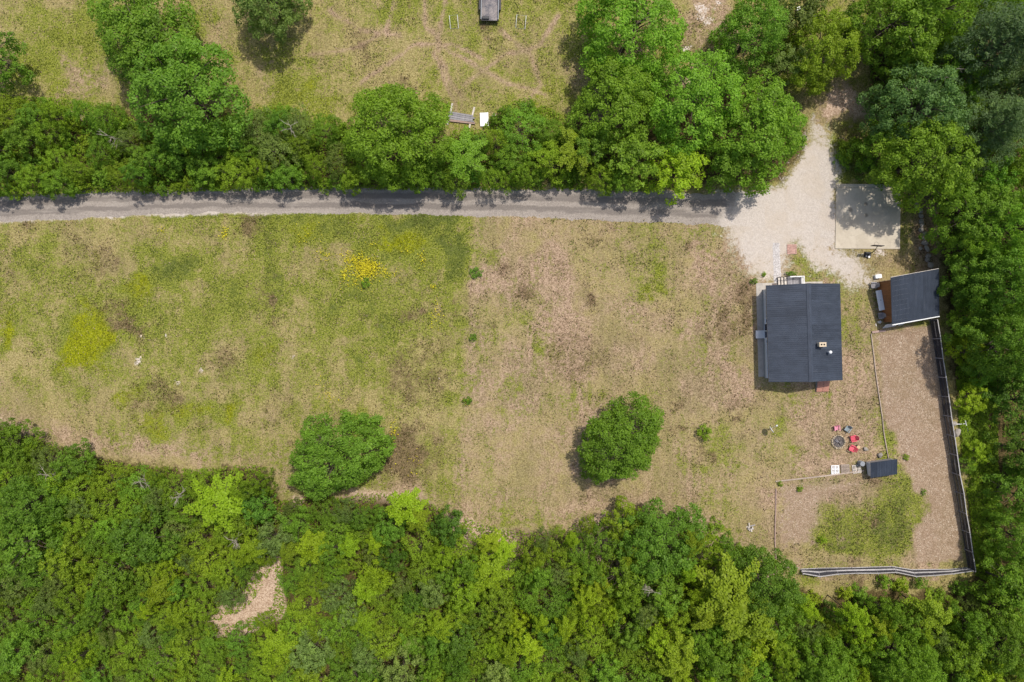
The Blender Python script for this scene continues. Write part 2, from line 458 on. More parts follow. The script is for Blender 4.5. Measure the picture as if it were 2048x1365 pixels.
gravel = mx(gravel, polymask(DRIVE, 56, 0.9)); gravel = mx(gravel, polymask([(1500, 392), (1560, 376), (1622, 280), (1660, 280), (1671, 372), (1671, 490), (1600, 478), (1540, 540), (1480, 480)], 20, .4))
chalk = np.zeros_like(PXX)
for (x_, y_, r_) in [(275, 720, 10), (282, 673, 6), (332, 674, 5), (400, 740, 6), (357, 764, 7), (588, 712, 6), (1405, 12, 20), (1415, 40, 12), (1527, 553, 9), (1375, 95, 14), (1760, 505, 14)]:
    chalk = mx(chalk, blob(x_, y_, r_, r_, 0, .7))
chips = polymask([(1752, 668), (1866, 650), (1890, 800), (1912, 960), (1930, 1120), (1830, 1125), (1812, 960), (1790, 880), (1768, 840)], 14, 0.3)
chips = mx(chips, polymask([(1556, 968), (1740, 955), (1700, 990), (1640, 1010), (1640, 1090), (1560, 1100)], 30, 0.6) * .8)
chips = mx(chips, polymask([(1700, 960), (1830, 960), (1900, 1120), (1640, 1125)], 40, 0.6) * .5)
chips = chips * (1 - 0.85 * blob(1805, 1020, 34, 70)) * (1 - 0.8 * blob(1790, 900, 26, 24)) * (1 - .75 * blob(1730, 1060, 60, 50))
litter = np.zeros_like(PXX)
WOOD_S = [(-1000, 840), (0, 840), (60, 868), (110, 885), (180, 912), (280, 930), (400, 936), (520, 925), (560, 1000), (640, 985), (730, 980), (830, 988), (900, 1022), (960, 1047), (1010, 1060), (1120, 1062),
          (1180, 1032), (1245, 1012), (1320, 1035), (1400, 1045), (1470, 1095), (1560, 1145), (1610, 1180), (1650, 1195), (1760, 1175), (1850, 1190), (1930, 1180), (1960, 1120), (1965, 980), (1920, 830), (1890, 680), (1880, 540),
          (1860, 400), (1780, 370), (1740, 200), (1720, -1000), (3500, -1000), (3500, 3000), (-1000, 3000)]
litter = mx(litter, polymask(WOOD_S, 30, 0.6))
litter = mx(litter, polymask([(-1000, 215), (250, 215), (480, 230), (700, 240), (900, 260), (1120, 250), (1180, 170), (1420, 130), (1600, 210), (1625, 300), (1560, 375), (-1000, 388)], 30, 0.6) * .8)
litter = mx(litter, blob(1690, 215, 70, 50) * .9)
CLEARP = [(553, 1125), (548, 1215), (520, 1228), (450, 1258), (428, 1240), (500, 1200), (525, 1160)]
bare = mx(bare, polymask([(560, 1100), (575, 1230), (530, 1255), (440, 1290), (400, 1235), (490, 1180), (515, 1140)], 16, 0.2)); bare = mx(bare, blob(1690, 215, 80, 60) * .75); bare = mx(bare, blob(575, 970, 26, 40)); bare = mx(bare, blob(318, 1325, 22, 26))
green = np.clip(green, 0, 1.35)

def build_ground():
    ny, nx = XX.shape
    co = np.empty((ny * nx, 3), np.float32)
    co[:, 0] = XX.ravel(); co[:, 1] = YY.ravel(); co[:, 2] = 0
    idx = np.arange(ny * nx).reshape(ny, nx)
    q = np.stack([idx[:-1, :-1], idx[:-1, 1:], idx[1:, 1:], idx[1:, :-1]], -1).reshape(-1, 4)
    me = bpy.data.meshes.new('ground')
    me.vertices.add(len(co)); me.vertices.foreach_set('co', co.ravel())
    me.loops.add(q.size); me.loops.foreach_set('vertex_index', q.ravel().astype(np.int32))
    me.polygons.add(len(q)); me.polygons.foreach_set('loop_start', np.arange(0, q.size, 4, dtype=np.int32))
    me.update(calc_edges=True); me.validate()
    def cattr(name, chans):
        a = me.attributes.new(name, 'FLOAT_COLOR', 'POINT')
        d = np.stack([c.ravel() for c in chans], -1).astype(np.float32)
        a.data.foreach_set('color', np.clip(d, 0, 1.5).ravel())
    cattr('coverA', [green, moss, brown, bare])
    cattr('coverB', [gravel, chips, litter, chalk])
    return me

def ground_mat():
    m, nt, out = node_mat('meadow_ground')
    t = NT(nt)
    v = t.obj()
    A = t.attr('coverA'); B = t.attr('coverB')
    sa = t.n.new('ShaderNodeSeparateColor'); t.l.new(A.outputs['Color'], sa.inputs[0])
    sb = t.n.new('ShaderNodeSeparateColor'); t.l.new(B.outputs['Color'], sb.inputs[0])
    G, MO, BR = sa.outputs; BA = A.outputs['Alpha']
    GR, CH, LI = sb.outputs; CK = B.outputs['Alpha']
    nL = t.noise(v, 0.13, 5, 0.6, 0.8)              # 8 m drifts
    nM = t.noise(v, 0.55, 5, 0.65, 1.2)             # 2 m patches
    nS = t.noise(v, 2.0, 4, 0.7, 0.5)               # tufts
    nF = t.noise(v, 5.5, 3, 0.75)                   # stems and gaps
    nF2 = t.noise(v, 6.5, 3, 0.8, 0.0, (31, 7, 3))
    nB = t.noise(v, 0.3, 4, 0.6, 0.5, (11, 57, 9))
    nK = t.noise(t.obj((1.0, 0.14, 1.0)), 1.1, 3, 0.6)   # faint mowing lines
    def cen(n, k): return t.math('MULTIPLY', t.math('SUBTRACT', n, 0.5), k * 2.2)
    def add(*xs):
        r = xs[0]
        for x in xs[1:]: r = t.math('ADD', r, x)
        return r
    def two(n, a, b): return t.mix(t.step(n, 0.36, 0.64), a, b)
    # dry grass
    tan = two(nF, S(132, 119, 70), S(192, 177, 122))
    pink = two(nF2, S(128, 104, 82), S(206, 178, 150))
    dry = t.mix(t.step(add(BA, cen(nM, 0.5), cen(nB, 0.5), cen(nS, 0.3), 0.05), 0.15, 0.8), tan, pink)
    dry = t.mix(t.math('MULTIPLY', t.step(add(nL, cen(nS, 0.15), cen(nK, 0.22)), 0.42, 0.66), 0.6), dry, two(nF2, S(94, 86, 52), S(164, 150, 106)))
    # living grass
    gr1 = two(nF, S(80, 92, 20), S(158, 162, 70))
    gr2 = two(nF2, S(90, 98, 6), S(168, 172, 28))
    grass = t.mix(t.step(add(MO, cen(nS, 0.5), cen(nM, 0.5)), 0.3, 1.0), gr1, gr2)
    grass = t.mix(t.math('MULTIPLY', t.step(add(G, t.math('MULTIPLY', MO, -0.9), cen(nM, 0.5), cen(nS, 0.4)), 0.9, 1.4), 0.85), grass, two(nF2, S(58, 74, 26), S(118, 126, 60)))
    gf = t.step(add(G, cen(nM, 0.62), cen(nS, 0.6), cen(nF, 0.3), cen(nB, 0.3), cen(nK, 0.26)), 0.3, 0.95)
    c = t.mix(gf, dry, grass)
    # brown dead weeds, speckled
    dead = two(nF2, S(64, 52, 34), S(146, 122, 94))
    bf = t.step(add(BR, cen(nM, 0.4), cen(nS, 0.6), cen(nF2, 0.35)), 0.36, 0.95)
    c = t.mix(t.math('MULTIPLY', bf, 0.85), c, dead)
    # pale straw flecks and dark holes in the sward
    c = t.mix(t.math('MULTIPLY', t.step(t.noise(v, 7.5, 2, 0.6, 0, (3, 91, 4)), 0.62, 0.72), 0.6), c, S(222, 200, 164))
    c = t.mix(t.math('MULTIPLY', t.step(t.noise(v, 4.5, 3, 0.7, 0, (77, 9, 4)), 0.6, 0.72), 0.42), c, S(84, 74, 44))
    # woodland floor
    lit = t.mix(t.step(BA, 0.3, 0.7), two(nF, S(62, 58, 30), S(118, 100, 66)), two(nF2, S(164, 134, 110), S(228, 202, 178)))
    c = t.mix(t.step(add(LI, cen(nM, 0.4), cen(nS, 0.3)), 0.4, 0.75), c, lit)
    # wood chips
    vc = t.voro(v, 12.0, 'F1', 'Color')
    sc = t.n.new('ShaderNodeSeparateColor'); t.l.new(vc, sc.inputs[0])
    chip = t.mix(t.math('ADD', t.math('MULTIPLY', sc.outputs[0], 0.7), t.math('MULTIPLY', nS, 0.3)), S(118, 97, 74), S(206, 180, 156))
    chip = t.mix(t.step(sc.outputs[1], 0.93, 0.97), chip, S(222, 204, 184))
    chip = t.mix(t.math('MULTIPLY', t.step(nM, 0.45, 0.62), 0.45), chip, S(150, 124, 100))
    c = t.mix(t.math('MULTIPLY', t.step(add(CH, cen(nM, 0.35), cen(nS, 0.55), cen(nF, 0.3)), 0.3, 0.8), 0.92), c, chip)
    # crushed stone
    vg = t.voro(v, 9.0, 'F1', 'Color')
    sg = t.n.new('ShaderNodeSeparateColor'); t.l.new(vg, sg.inputs[0])
    grav = t.mix(add(t.math('MULTIPLY', sg.outputs[0], 0.45), t.math('MULTIPLY', nS, 0.55)), S(190, 177, 164), S(230, 219, 207))
    grav = t.mix(t.math('MULTIPLY', t.step(nB, 0.42, 0.62), 0.45), grav, S(206, 190, 170))
    c = t.mix(t.step(add(GR, cen(nM, 0.5), cen(nS, 0.5), cen(nF, 0.3)), 0.3, 0.8), c, grav)
    c = t.mix(t.math('MULTIPLY', t.step(CK, 0.05, 0.3), t.step(add(CK, cen(nS, 0.7), cen(nF, 0.9)), 0.75, 1.05)), c, S(226, 212, 200))
    h = add(t.math('MULTIPLY', nF, 0.5), nS, t.math('MULTIPLY', nM, 0.7))
    nt.links.new(t.bsdf(c, 0.95, 0.12, 0.0, t.bump(h, 0.7, 0.09)), out.inputs[0])
    return m
M['ground'] = ground_mat()
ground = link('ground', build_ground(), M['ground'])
tag(ground, kind='structure')

# ------------------------------------------------------------------ gravel road (a worn sheet just above the ground)
def road_mat():
    m, nt, out = node_mat('grey_gravel_road')
    t = NT(nt)
    v = t.obj(); vs_ = t.obj((0.12, 1, 1))
    a = t.attr('across').outputs['Fac']        # 0 upper edge .. 1 lower edge
    pale = t.attr('pale').outputs['Fac']
    n1 = t.noise(vs_, 1.4, 4, 0.6); n2 = t.noise(v, 9, 3, 0.7); n3 = t.noise(v, 0.5, 3, 0.6)
    vg = t.voro(v, 11.0, 'F1', 'Color')
    sg = t.n.new('ShaderNodeSeparateColor'); t.l.new(vg, sg.inputs[0])
    base = t.mix(t.math('ADD', t.math('MULTIPLY', sg.outputs[0], 0.5), t.math('MULTIPLY', n2, 0.5)), S(132, 122, 114), S(198, 186, 174))
    # two wheel tracks packed darker, loose pale stone between and at the lower edge
    def track(c0, w):
        d = t.math('ABSOLUTE', t.math('SUBTRACT', a, c0))
        d = t.math('ADD', d, t.math('MULTIPLY', t.math('SUBTRACT', n1, 0.5), 0.16))
        return t.math('SUBTRACT', 1.0, t.step(d, w * 0.4, w))
    tr = t.math('MAXIMUM', track(0.3, 0.16), track(0.68, 0.14))
    c = t.mix(t.math('MULTIPLY', tr, 0.7), base, S(128, 119, 112))
    c = t.mix(t.math('MULTIPLY', t.step(n1, 0.5, 0.75), 0.4), c, S(204, 192, 180))
    drive = t.mix(t.math('ADD', t.math('MULTIPLY', sg.outputs[0], 0.6), t.math('MULTIPLY', n2, 0.4)), S(190, 177, 164), S(230, 219, 207))
    c = t.mix(t.step(t.math('ADD', pale, t.math('MULTIPLY', t.math('SUBTRACT', n3, 0.5), 0.8)), 0.3, 0.7), c, drive)
    nt.links.new(t.bsdf(c, 0.95, 0.15, 0.0, t.bump(t.math('ADD', n2, n1), 0.6, 0.05)), out.inputs[0])
    return m
M['road'] = road_mat()

def interp(pts, x):
    xs = [p[0] for p in pts]; ys = [p[1] for p in pts]
    return float(np.interp(x, xs, ys))
ROAD_T = [(-200, 396), (0, 392), (200, 384), (400, 379), (650, 376), (900, 377), (1200, 381), (1400, 386), (1480, 386), (1530, 384)]
ROAD_B2 = [(-200, 449)] + ROAD_B[1:] + [(1530, 455)]
def build_road():
    xs = np.arange(-160, 1531, 3.2)
    v = []; ac = []; pl = []; f = []
    nac = 9
    for i, px in enumerate(xs):
        yt = interp(ROAD_T, px) + (fbm(np.array([px]), np.array([0.]), 41, 30, 5)[0] - .5) * 12 + random.uniform(-1.2, 1.2)
        yb = interp(ROAD_B2, px) + (fbm(np.array([px]), np.array([9.]), 43, 30, 5)[0] - .5) * 11 + random.uniform(-1.4, 1.4)
        for k in range(nac):
            u = k / (nac - 1)
            p = P(px, yt + (yb - yt) * u)
            v.append((p[0], p[1], 0.006)); ac.append(u)
            pl.append(min(max((px - 1400 + 40 * (u - .5)) / 110.0, 0), 1.3))
    n = len(xs)
    for i in range(n - 1):
        for k in range(nac - 1):
            a = i * nac + k
            f.append((a, a + 1, a + nac + 1, a + nac))
    me = bpy.data.meshes.new('gravel_road')
    me.from_pydata(v, [], [x[::-1] for x in f])
    for nm, d in (('across', ac), ('pale', pl)):
        at = me.attributes.new(nm, 'FLOAT', 'POINT'); at.data.foreach_set('value', d)
    bm = bmesh.new(); bm.from_mesh(me)
    for fc in bm.faces:
        if fc.normal.z < 0: fc.normal_flip()
    bm.to_mesh(me); bm.free()
    return me
tag(link('gravel_road', build_road(), M['road']), kind='structure')

# crushed-stone footpath to the porch
def gravel_path_mat():
    m, nt, out = node_mat('white_stone_path')
    t = NT(nt); v = t.obj()
    vg = t.voro(v, 9.0, 'F1', 'Color'); sg = t.n.new('ShaderNodeSeparateColor'); t.l.new(vg, sg.inputs[0])
    c = t.mix(sg.outputs[0], S(178, 170, 166), S(232, 226, 222))
    nt.links.new(t.bsdf(c, 0.95, 0.15, 0, t.bump(sg.outputs[1], 0.6, 0.04)), out.inputs[0])
    return m
M['path'] = gravel_path_mat()
mb = MB(); L = []; Rr = []
for k in range(30):
    py = 486 + k * (566 - 486) / 29.0
    xl = 1545.5 + (py - 486) * 0.03 + random.uniform(-1.1, 1.1); xr = 1558.5 + (py - 486) * 0.06 + random.uniform(-1.1, 1.1)
    L.append(P(xl, py)); Rr.append(P(xr, py))
mb.v = [(p[0], p[1], 0.012) for p in L] + [(p[0], p[1], 0.012) for p in Rr]
mb.f = [(k, k + 1, 31 + k, 30 + k) for k in range(29)]
tag(mb.build('footpath', M['path']), kind='structure')

# concrete slab of the play court
def slab_mat():
    m, nt, out = node_mat('court_concrete')
    t = NT(nt); v = t.obj()
    n1 = t.noise(v, 0.35, 4, 0.6); n2 = t.noise(v, 3, 4, 0.65); n3 = t.noise(v, 16, 3, 0.6)
    c = t.mix(t.step(n1, 0.35, 0.65), S(208, 195, 174), S(226, 213, 192))
    c = t.mix(t.math('MULTIPLY', t.step(n2, 0.45, 0.75), 0.35), c, S(190, 174, 150))
    c = t.mix(t.math('MULTIPLY', t.step(n3, 0.5, 0.8), 0.25), c, S(184, 170, 150))
    vw = t.n.new('ShaderNodeVectorMath'); vw.operation = 'ADD'; nv = t.n.new('ShaderNodeTexNoise'); nv.inputs['Scale'].default_value = 1.2; t.l.new(v, nv.inputs['Vector']); t.l.new(v, vw.inputs[0]); t.l.new(nv.outputs['Color'], vw.inputs[1])
    cr = t.voro(vw.outputs[0], 0.22, 'DISTANCE_TO_EDGE')
    c = t.mix(t.math('MULTIPLY', t.math('SUBTRACT', 1.0, t.step(cr, 0.002, 0.008)), 0.16), c, S(120, 106, 88))
    sep = t.n.new('ShaderNodeSeparateXYZ'); t.l.new(v, sep.inputs[0])
    for (sx, sy, sr) in ((-.25, 1.55, .22), (-.2, .15, .22), (-2.2, .8, .26)):    # old oil spots
        d = t.math('POWER', t.math('ADD', t.math('POWER', t.math('SUBTRACT', sep.outputs[0], sx), 2.0), t.math('POWER', t.math('SUBTRACT', sep.outputs[1], sy), 2.0)), 0.5)
        d = t.math('ADD', d, t.math('MULTIPLY', t.math('SUBTRACT', n2, 0.5), 0.5))
        c = t.mix(t.math('MULTIPLY', t.math('SUBTRACT', 1.0, t.step(d, sr * 0.3, sr * 1.6)), 0.6), c, S(96, 84, 72))
    nt.links.new(t.bsdf(c, 0.9, 0.2, 0, t.bump(n3, 0.2, 0.01)), out.inputs[0])
    return m
M['slab'] = slab_mat()
sc_ = P(1736, 433, .1)
court = empty('court_slab', (sc_[0], sc_[1], 0), 0)
tag(court, kind='structure')
c4 = [P(1670.5, 497.5, .1), P(1800, 498.5, .1), P(1801.5, 376.5, .1), P(1673, 375.5, .1)]
MB().prism([(p[0] - sc_[0], p[1] - sc_[1]) for p in c4], -0.05, 0.10).build('slab_panel', M['slab'], court, bevel=.012)
c4 = [P(1673, 375.0, .1), P(1801.5, 376.0, .1), P(1801.5, 369, .1), P(1673.3, 368, .1)]
MB().prism([(p[0] - sc_[0], p[1] - sc_[1]) for p in c4], -0.05, 0.095).build('slab_panel', M['slab'], court, bevel=.012)

# ------------------------------------------------------------------ foliage
def leaves_mesh(name, pos, nrm, size, var, aspect=0.62, rng=RNG, droop=0.0):
    """one rhombic leaf per point"""
    n = len(pos)
    nrm = nrm / (np.linalg.norm(nrm, axis=1, keepdims=True) + 1e-9)
    r = rng.normal(size=(n, 3))
    a = np.cross(nrm, r); a /= (np.linalg.norm(a, axis=1, keepdims=True) + 1e-9)
    b = np.cross(nrm, a)
    L_ = (size * 0.5)[:, None]; W_ = (size * 0.5 * aspect)[:, None]
    co = np.empty((n, 4, 3), np.float32)
    co[:, 0] = pos - a * L_
    co[:, 1] = pos + b * W_
    co[:, 2] = pos + a * L_ - nrm * (size * droop)[:, None]
    co[:, 3] = pos - b * W_
    me = bpy.data.meshes.new(name)
    me.vertices.add(n * 4); me.vertices.foreach_set('co', co.ravel())
    me.loops.add(n * 4); me.loops.foreach_set('vertex_index', np.arange(n * 4, dtype=np.int32))
    me.polygons.add(n); me.polygons.foreach_set('loop_start', np.arange(0, n * 4, 4, dtype=np.int32))
    me.update(calc_edges=True)
    at = me.attributes.new('leafvar', 'FLOAT', 'POINT')
    at.data.foreach_set('value', np.repeat(var, 4).astype(np.float32))
    me.materials.append(M['leaf'])
    return me

def unit(v): return v / (np.linalg.norm(v, axis=1, keepdims=True) + 1e-9)

def dome_clumps(rng, Rn, hc, zc, rc0, rc1, dens, lobes=0.16, low=True, squash=1.0):
    """clump centres over an uneven dome; returns list (x, y, z, r, outward)"""
    ph = rng.random(6) * 6.28; am = rng.random(6) * np.array([1, .8, .7, .6, .5, .5]); fr = np.array([2, 3, 4, 5, 7, 9])
    def rad(th): return Rn * (1 - lobes + lobes * 1.1 * np.sum(am[:, None] * np.sin(fr[:, None] * th[None, :] + ph[:, None]), axis=0) / 1.4)
    target = int(dens * Rn * Rn / (0.5 * (rc0 + rc1)) ** 2)
    C = []
    tries = 0
    while len(C) < target and tries < target * 30:
        tries += 1
        u = math.sqrt(rng.random()) ; th = rng.random() * 6.2832
        rr = rad(np.array([th]))[0]
        rho = u * rr
        bump = 0.12 * math.sin(th * 3 + ph[0]) + 0.10 * math.sin(rho * 1.9 + ph[1]) + rng.normal() * 0.05
        z = zc + hc * (max(0.0, 1 - u ** 2.4) ** 0.6 + bump * (1 - .5 * u))
        if low and u > 0.72: z -= rng.random() * hc * 0.75
        r = rc0 + (rc1 - rc0) * rng.random()
        x, y = rho * math.cos(th), rho * math.sin(th)
        ok = True
        for c in C:
            if (c[0] - x) ** 2 + (c[1] - y) ** 2 + (c[2] - z) ** 2 < (0.52 * (c[3] + r)) ** 2:
                ok = False; break
        if not ok: continue
        o = np.array([x / Rn, y / Rn, (z - zc) / hc * 0.9 + .25]); o /= np.linalg.norm(o) + 1e-9
        C.append((x, y, z, r, o))
    return C

def fill_clumps(rng, C, per, lsize, up=0.45, jit=0.55, flat=0.75, shell=0.35):
    pos, nr, sz, vr = [], [], [], []
    for (x, y, z, r, o) in C:
        n = max(6, int(per * r * r))
        d = unit(rng.normal(size=(n, 3)) + o[None, :] * 0.9 + np.array([[0, 0, 0.5]]))
        rr = r * (1 - shell * rng.random((n, 1)) ** 1.2) * (1 + 0.12 * rng.normal(size=(n, 1)))
        p = np.array([[x, y, z]]) + d * rr * np.array([[1, 1, flat]])
        nn = d * 0.8 + np.array([[0, 0, up]]) + rng.normal(size=(n, 3)) * jit
        cv = rng.normal() * 0.13
        pos.append(p); nr.append(nn); sz.append(lsize * (0.7 + 0.6 * rng.random(n)))
        vr.append(np.clip(rng.normal(0.5, 0.2, n) + cv, 0, 1))
    return np.concatenate(pos), np.concatenate(nr), np.concatenate(sz), np.concatenate(vr)

def wood_mesh(rng, C, height, tr, zfork, nlimb):
    mb = MB()
    lean = (rng.normal() * 0.03 * height, rng.normal() * 0.03 * height)
    top = (lean[0], lean[1], height * 0.82)
    mb.tube([(0, 0, -0.15), (0, 0, 0.15), (lean[0] * .3, lean[1] * .3, zfork), (lean[0] * .7, lean[1] * .7, (zfork + top[2]) / 2), top], [tr * 1.45, tr * 1.1, tr * 0.85, tr * 0.5, tr * 0.12], 7)
    sel = rng.choice(len(C), min(nlimb, len(C)), replace=False)
    for i in sel:
        x, y, z, r, o = C[i]
        t0 = 0.15 + 0.6 * rng.random()
        z0 = zfork + (top[2] - zfork) * t0
        z0 = min(z0, z - 0.1 * abs(z))
        s = Vector((lean[0] * (.3 + .5 * t0), lean[1] * (.3 + .5 * t0), z0)); e = Vector((x, y, z - r * .2))
        mid = (s + e) / 2 + Vector((rng.normal() * .12, rng.normal() * .12, 0.1 * (e - s).length))
        mb.tube([s, mid, e], [tr * .42, tr * .25, tr * .07], 5, cap=False)
    return mb.mesh('trunk', smooth=True)

PROTO = {}
def proto(kind, nominal, height, crown_pts, C, tr, zfork, nlimb, rng, aspect=0.62, droop=0.0):
    p, n, s, v = crown_pts
    cm = leaves_mesh('crown', p, n, s, v, aspect, rng, droop)
    wm = wood_mesh(rng, C, height, tr, zfork, nlimb)
    wm.materials.append(M['bark'])
    PROTO.setdefault(kind, []).append((nominal, height, cm, wm))

def make_protos():
    # broad round crowns (maple / oak like)
    for k in range(5):
        rng = np.random.default_rng(100 + k)
        Rn, ht = 6.0, 9.5
        C = dome_clumps(rng, Rn, 4.0, 5.0, 0.5, 1.0, 1.75)
        # second, inner storey so the gaps are not see-through
        Ci = [(x * .72, y * .72, z * .78, r * 1.1, o) for (x, y, z, r, o) in C[::2]]
        proto('broad', Rn, ht, fill_clumps(rng, C + Ci, 175, 0.26), C, 0.24, 2.4, 26, rng)
    for k in range(3):
        rng = np.random.default_rng(150 + k)
        Rn, ht = 6.0, 8.6
        C = dome_clumps(rng, Rn, 4.0, 4.2, 0.55, 1.1, 2.3, (0.22, 0.10, 0.10)[k])
        Ci = [(x * .8, y * .8, z * .82, r * 1.1, o) for (x, y, z, r, o) in C[::2]]
        proto('full', Rn, ht, fill_clumps(rng, C + Ci, 185, 0.25), C, 0.24, 2.0, 26, rng)
    for k in range(6):
        rng = np.random.default_rng(200 + k)
        Rn, ht = 3.8, 7.4
        C = dome_clumps(rng, Rn, 3.2, 3.8, 0.42, 0.8, 1.3, 0.2)
        Ci = [(x * .7, y * .7, z * .78, r * 1.1, o) for (x, y, z, r, o) in C[::2]]
        proto('round', Rn, ht, fill_clumps(rng, C + Ci, 165, 0.27), C, 0.16, 1.8, 18, rng)
    # fine leaved, feathery young growth, sprays swept one way
    for k in range(6):
        rng = np.random.default_rng(300 + k)
        Rn, ht = 2.9, 5.6
        C = dome_clumps(rng, Rn, 2.3, 3.0, 0.34, 0.66, 1.4, 0.26)
        sw = np.array([-0.8, -0.6, 0.1]) if k % 2 else np.array([0.3, -0.9, 0.1])
        C2 = []
        for (x, y, z, r, o) in C:
            C2.append((x, y, z, r, o))
            for q in range(2):
                C2.append((x + sw[0] * r * .7 * (q + 1) + rng.normal() * .1, y + sw[1] * r * .7 * (q + 1) + rng.normal() * .1, z - .12 * (q + 1) + rng.normal() * .06, r * (0.75 - .2 * q), o))
        proto('feathery', Rn, ht, fill_clumps(rng, C2, 215, 0.18, 0.55, 0.7, 0.55, 0.6), C, 0.09, 1.2, 16, rng, 0.5)
    # open crowns of radiating leafy sprays
    for k in range(4):
        rng = np.random.default_rng(400 + k)
        Rn, ht = 3.0, 6.6
        pos, nr, C = [], [], []
        nb = 22
        for i in range(nb):
            th = 6.2832 * i / nb * 1.618 * 3 + rng.normal() * .2
            ln = Rn * (0.45 + 0.6 * rng.random())
            z0 = 3.6 + 2.6 * (1 - i / nb) + rng.normal() * .15
            rise = 0.5 * (1 - i / nb)
            C.append((math.cos(th) * ln * .8, math.sin(th) * ln * .8, z0 + rise * .6, .4, np.array([math.cos(th), math.sin(th), .3])))
            side = np.array([-math.sin(th), math.cos(th), 0]); dr = np.array([math.cos(th), math.sin(th), 0])
            for t in np.arange(0.18, 1.0, 0.085):
                b0 = dr * ln * t + np.array([0, 0, z0 + rise * math.sin(t * 2.4) - 0.55 * t * t])
                for sg in (-1, 1):
                    sl = 0.62 * (1.05 - t) + .22
                    for u in np.arange(0.15, 1.0, 0.22):
                        for _ in range(2):
                            pos.append(b0 + side * sg * sl * u + dr * sl * u * .55 + rng.normal(size=3) * .06 - np.array([0, 0, .18 * u * u]))
                            nr.append(np.array([0, 0, 1.0]) + rng.normal(size=3) * .35 + dr * .25)
        pos = np.array(pos); nr = np.array(nr); n = len(pos)
        proto('spray', Rn, ht, (pos, nr, 0.27 * (0.7 + .6 * rng.random(n)), np.clip(rng.normal(.55, .2, n), 0, 1)), C, 0.11, 2.2, 20, rng, 0.55, 0.12)
    # tall dull conifers
    for k in range(3):
        rng = np.random.default_rng(500 + k)
        Rn, ht = 4.2, 14.0
        C = []
        for lv in range(13):
            z = 3.5 + lv * 0.82
            rl = Rn * (1 - (lv / 13.0) ** 1.5) * 0.95 + 0.3
            nb = int(7 + rl * 2.2)
            for i in range(nb):
                th = 6.2832 * (i + rng.random() * .7) / nb
                for u in (0.45, 0.72, 0.98):
                    if rng.random() < .14: continue
                    rr = rl * u * (0.85 + .3 * rng.random())
                    C.append((rr * math.cos(th), rr * math.sin(th), z + .25 * (1 - u) - 0.25 * u + rng.normal() * .14, 0.36 + .34 * rng.random(), np.array([math.cos(th) * .7, math.sin(th) * .7, .7])))
        proto('conifer', Rn, ht, fill_clumps(rng, C, 150, 0.26, 0.5, 0.7, 0.45, 0.6), C, 0.2, 2.0, 30, rng, 0.3)
    # low shrubs
    for k in range(5):
        rng = np.random.default_rng(600 + k)
        Rn, ht = 1.4, 1.9
        C = dome_clumps(rng, Rn, 1.15, 0.62, 0.24, 0.46, 1.25, 0.3)
        Ci = [(x * .6, y * .6, z * .6, r, o) for (x, y, z, r, o) in C[::2]]
        proto('shrub', Rn, ht, fill_clumps(rng, C + Ci, 240, 0.19, 0.5, 0.6, 0.8, .5), C, 0.05, 0.3, 10, rng)
make_protos()

KCOL = {   # leaf albedo by kind of growth
    'mid': (0.168, 0.298, 0.026), 'bright': (0.182, 0.320, 0.024), 'deep': (0.142, 0.262, 0.024), 'blue': (0.150, 0.262, 0.068), 'pine': (0.110, 0.180, 0.056),
    'olive': (0.222, 0.332, 0.020), 'lime': (0.262, 0.380, 0.016), 'yellow': (0.262, 0.345, 0.020), 'dull': (0.170, 0.236, 0.046), 'grey': (0.195, 0.275, 0.060),
}
TREES = []
LABELLED = []
def add_tree(px, py, rpx, kind, colour, height=None, label=None, group=None, cat='tree', name=None, stretch=(1, 1), rot=None, idx=None, jit=0.12, zc=0.62):
    ps = PROTO[kind]
    i = random.randrange(len(ps)) if idx is None else idx
    nominal, nh, cm, wm = ps[i]
    if height is None:
        height = nh * min(max((rpx / PPM * .93 / nominal) ** 0.6, 0.55), 1.5)
    z = height * zc
    x, y = P(px, py, z)
    rad = rpx / PPM * (H - z) / H
    s = rad / nominal
    o = empty(name or {'shrub': 'shrub', 'conifer': 'conifer_tree', 'feathery': 'young_tree', 'spray': 'layered_tree'}.get(kind, 'broadleaf_tree'), (x, y, 0), random.uniform(0, 6.28) if rot is None else rot)
    o.scale = (s * stretch[0], s * stretch[1], height / nh)
    k = KCOL[colour]
    j = 1 + random.gauss(0, jit); w = random.gauss(0, jit * .4)
    c = (k[0] * j * (1 + w), k[1] * j, k[2] * j * (1 - w), 1)
    cr = link('crown', cm, None, o); cr.color = c
    link('trunk', wm, None, o)
    tag(o, label, cat, group)
    TREES.append((px, py, rpx)); LABELLED.append((o, px, py, rpx))
    return o

# the two trees alone on the lawn
add_tree(1247, 882, 94, 'full', 'bright', 7.4, 'round bright green tree standing alone on the dry lawn', None, idx=0, stretch=(1.08, .98), rot=0.2)
add_tree(672, 908, 104, 'full', 'mid', 7.6, 'wide dark green tree where the lawn meets the wood', None, idx=1, stretch=(1.10, .80), rot=0.38)
# upper meadow
add_tree(290, 62, 122, 'broad', 'mid', 9.5, 'large dark green tree on the upper meadow touching a paler tree', None, idx=2)
add_tree(372, 190, 130, 'broad', 'mid', 11.0, 'largest green tree rising over the roadside hedge beside the upper meadow', None, idx=3)
add_tree(532, -6, 84, 'broad', 'dull', 8.5, 'dull olive tree with a long shadow on the upper meadow', None, idx=4)
add_tree(-12, 110, 62, 'round', 'mid', 8.0, 'green tree at the far end of the upper meadow over the hedge', None)
add_tree(793, 268, 114, 'full', 'bright', 9.6, 'dense round tree between the roadside hedge and the stacked lumber', None, idx=2)
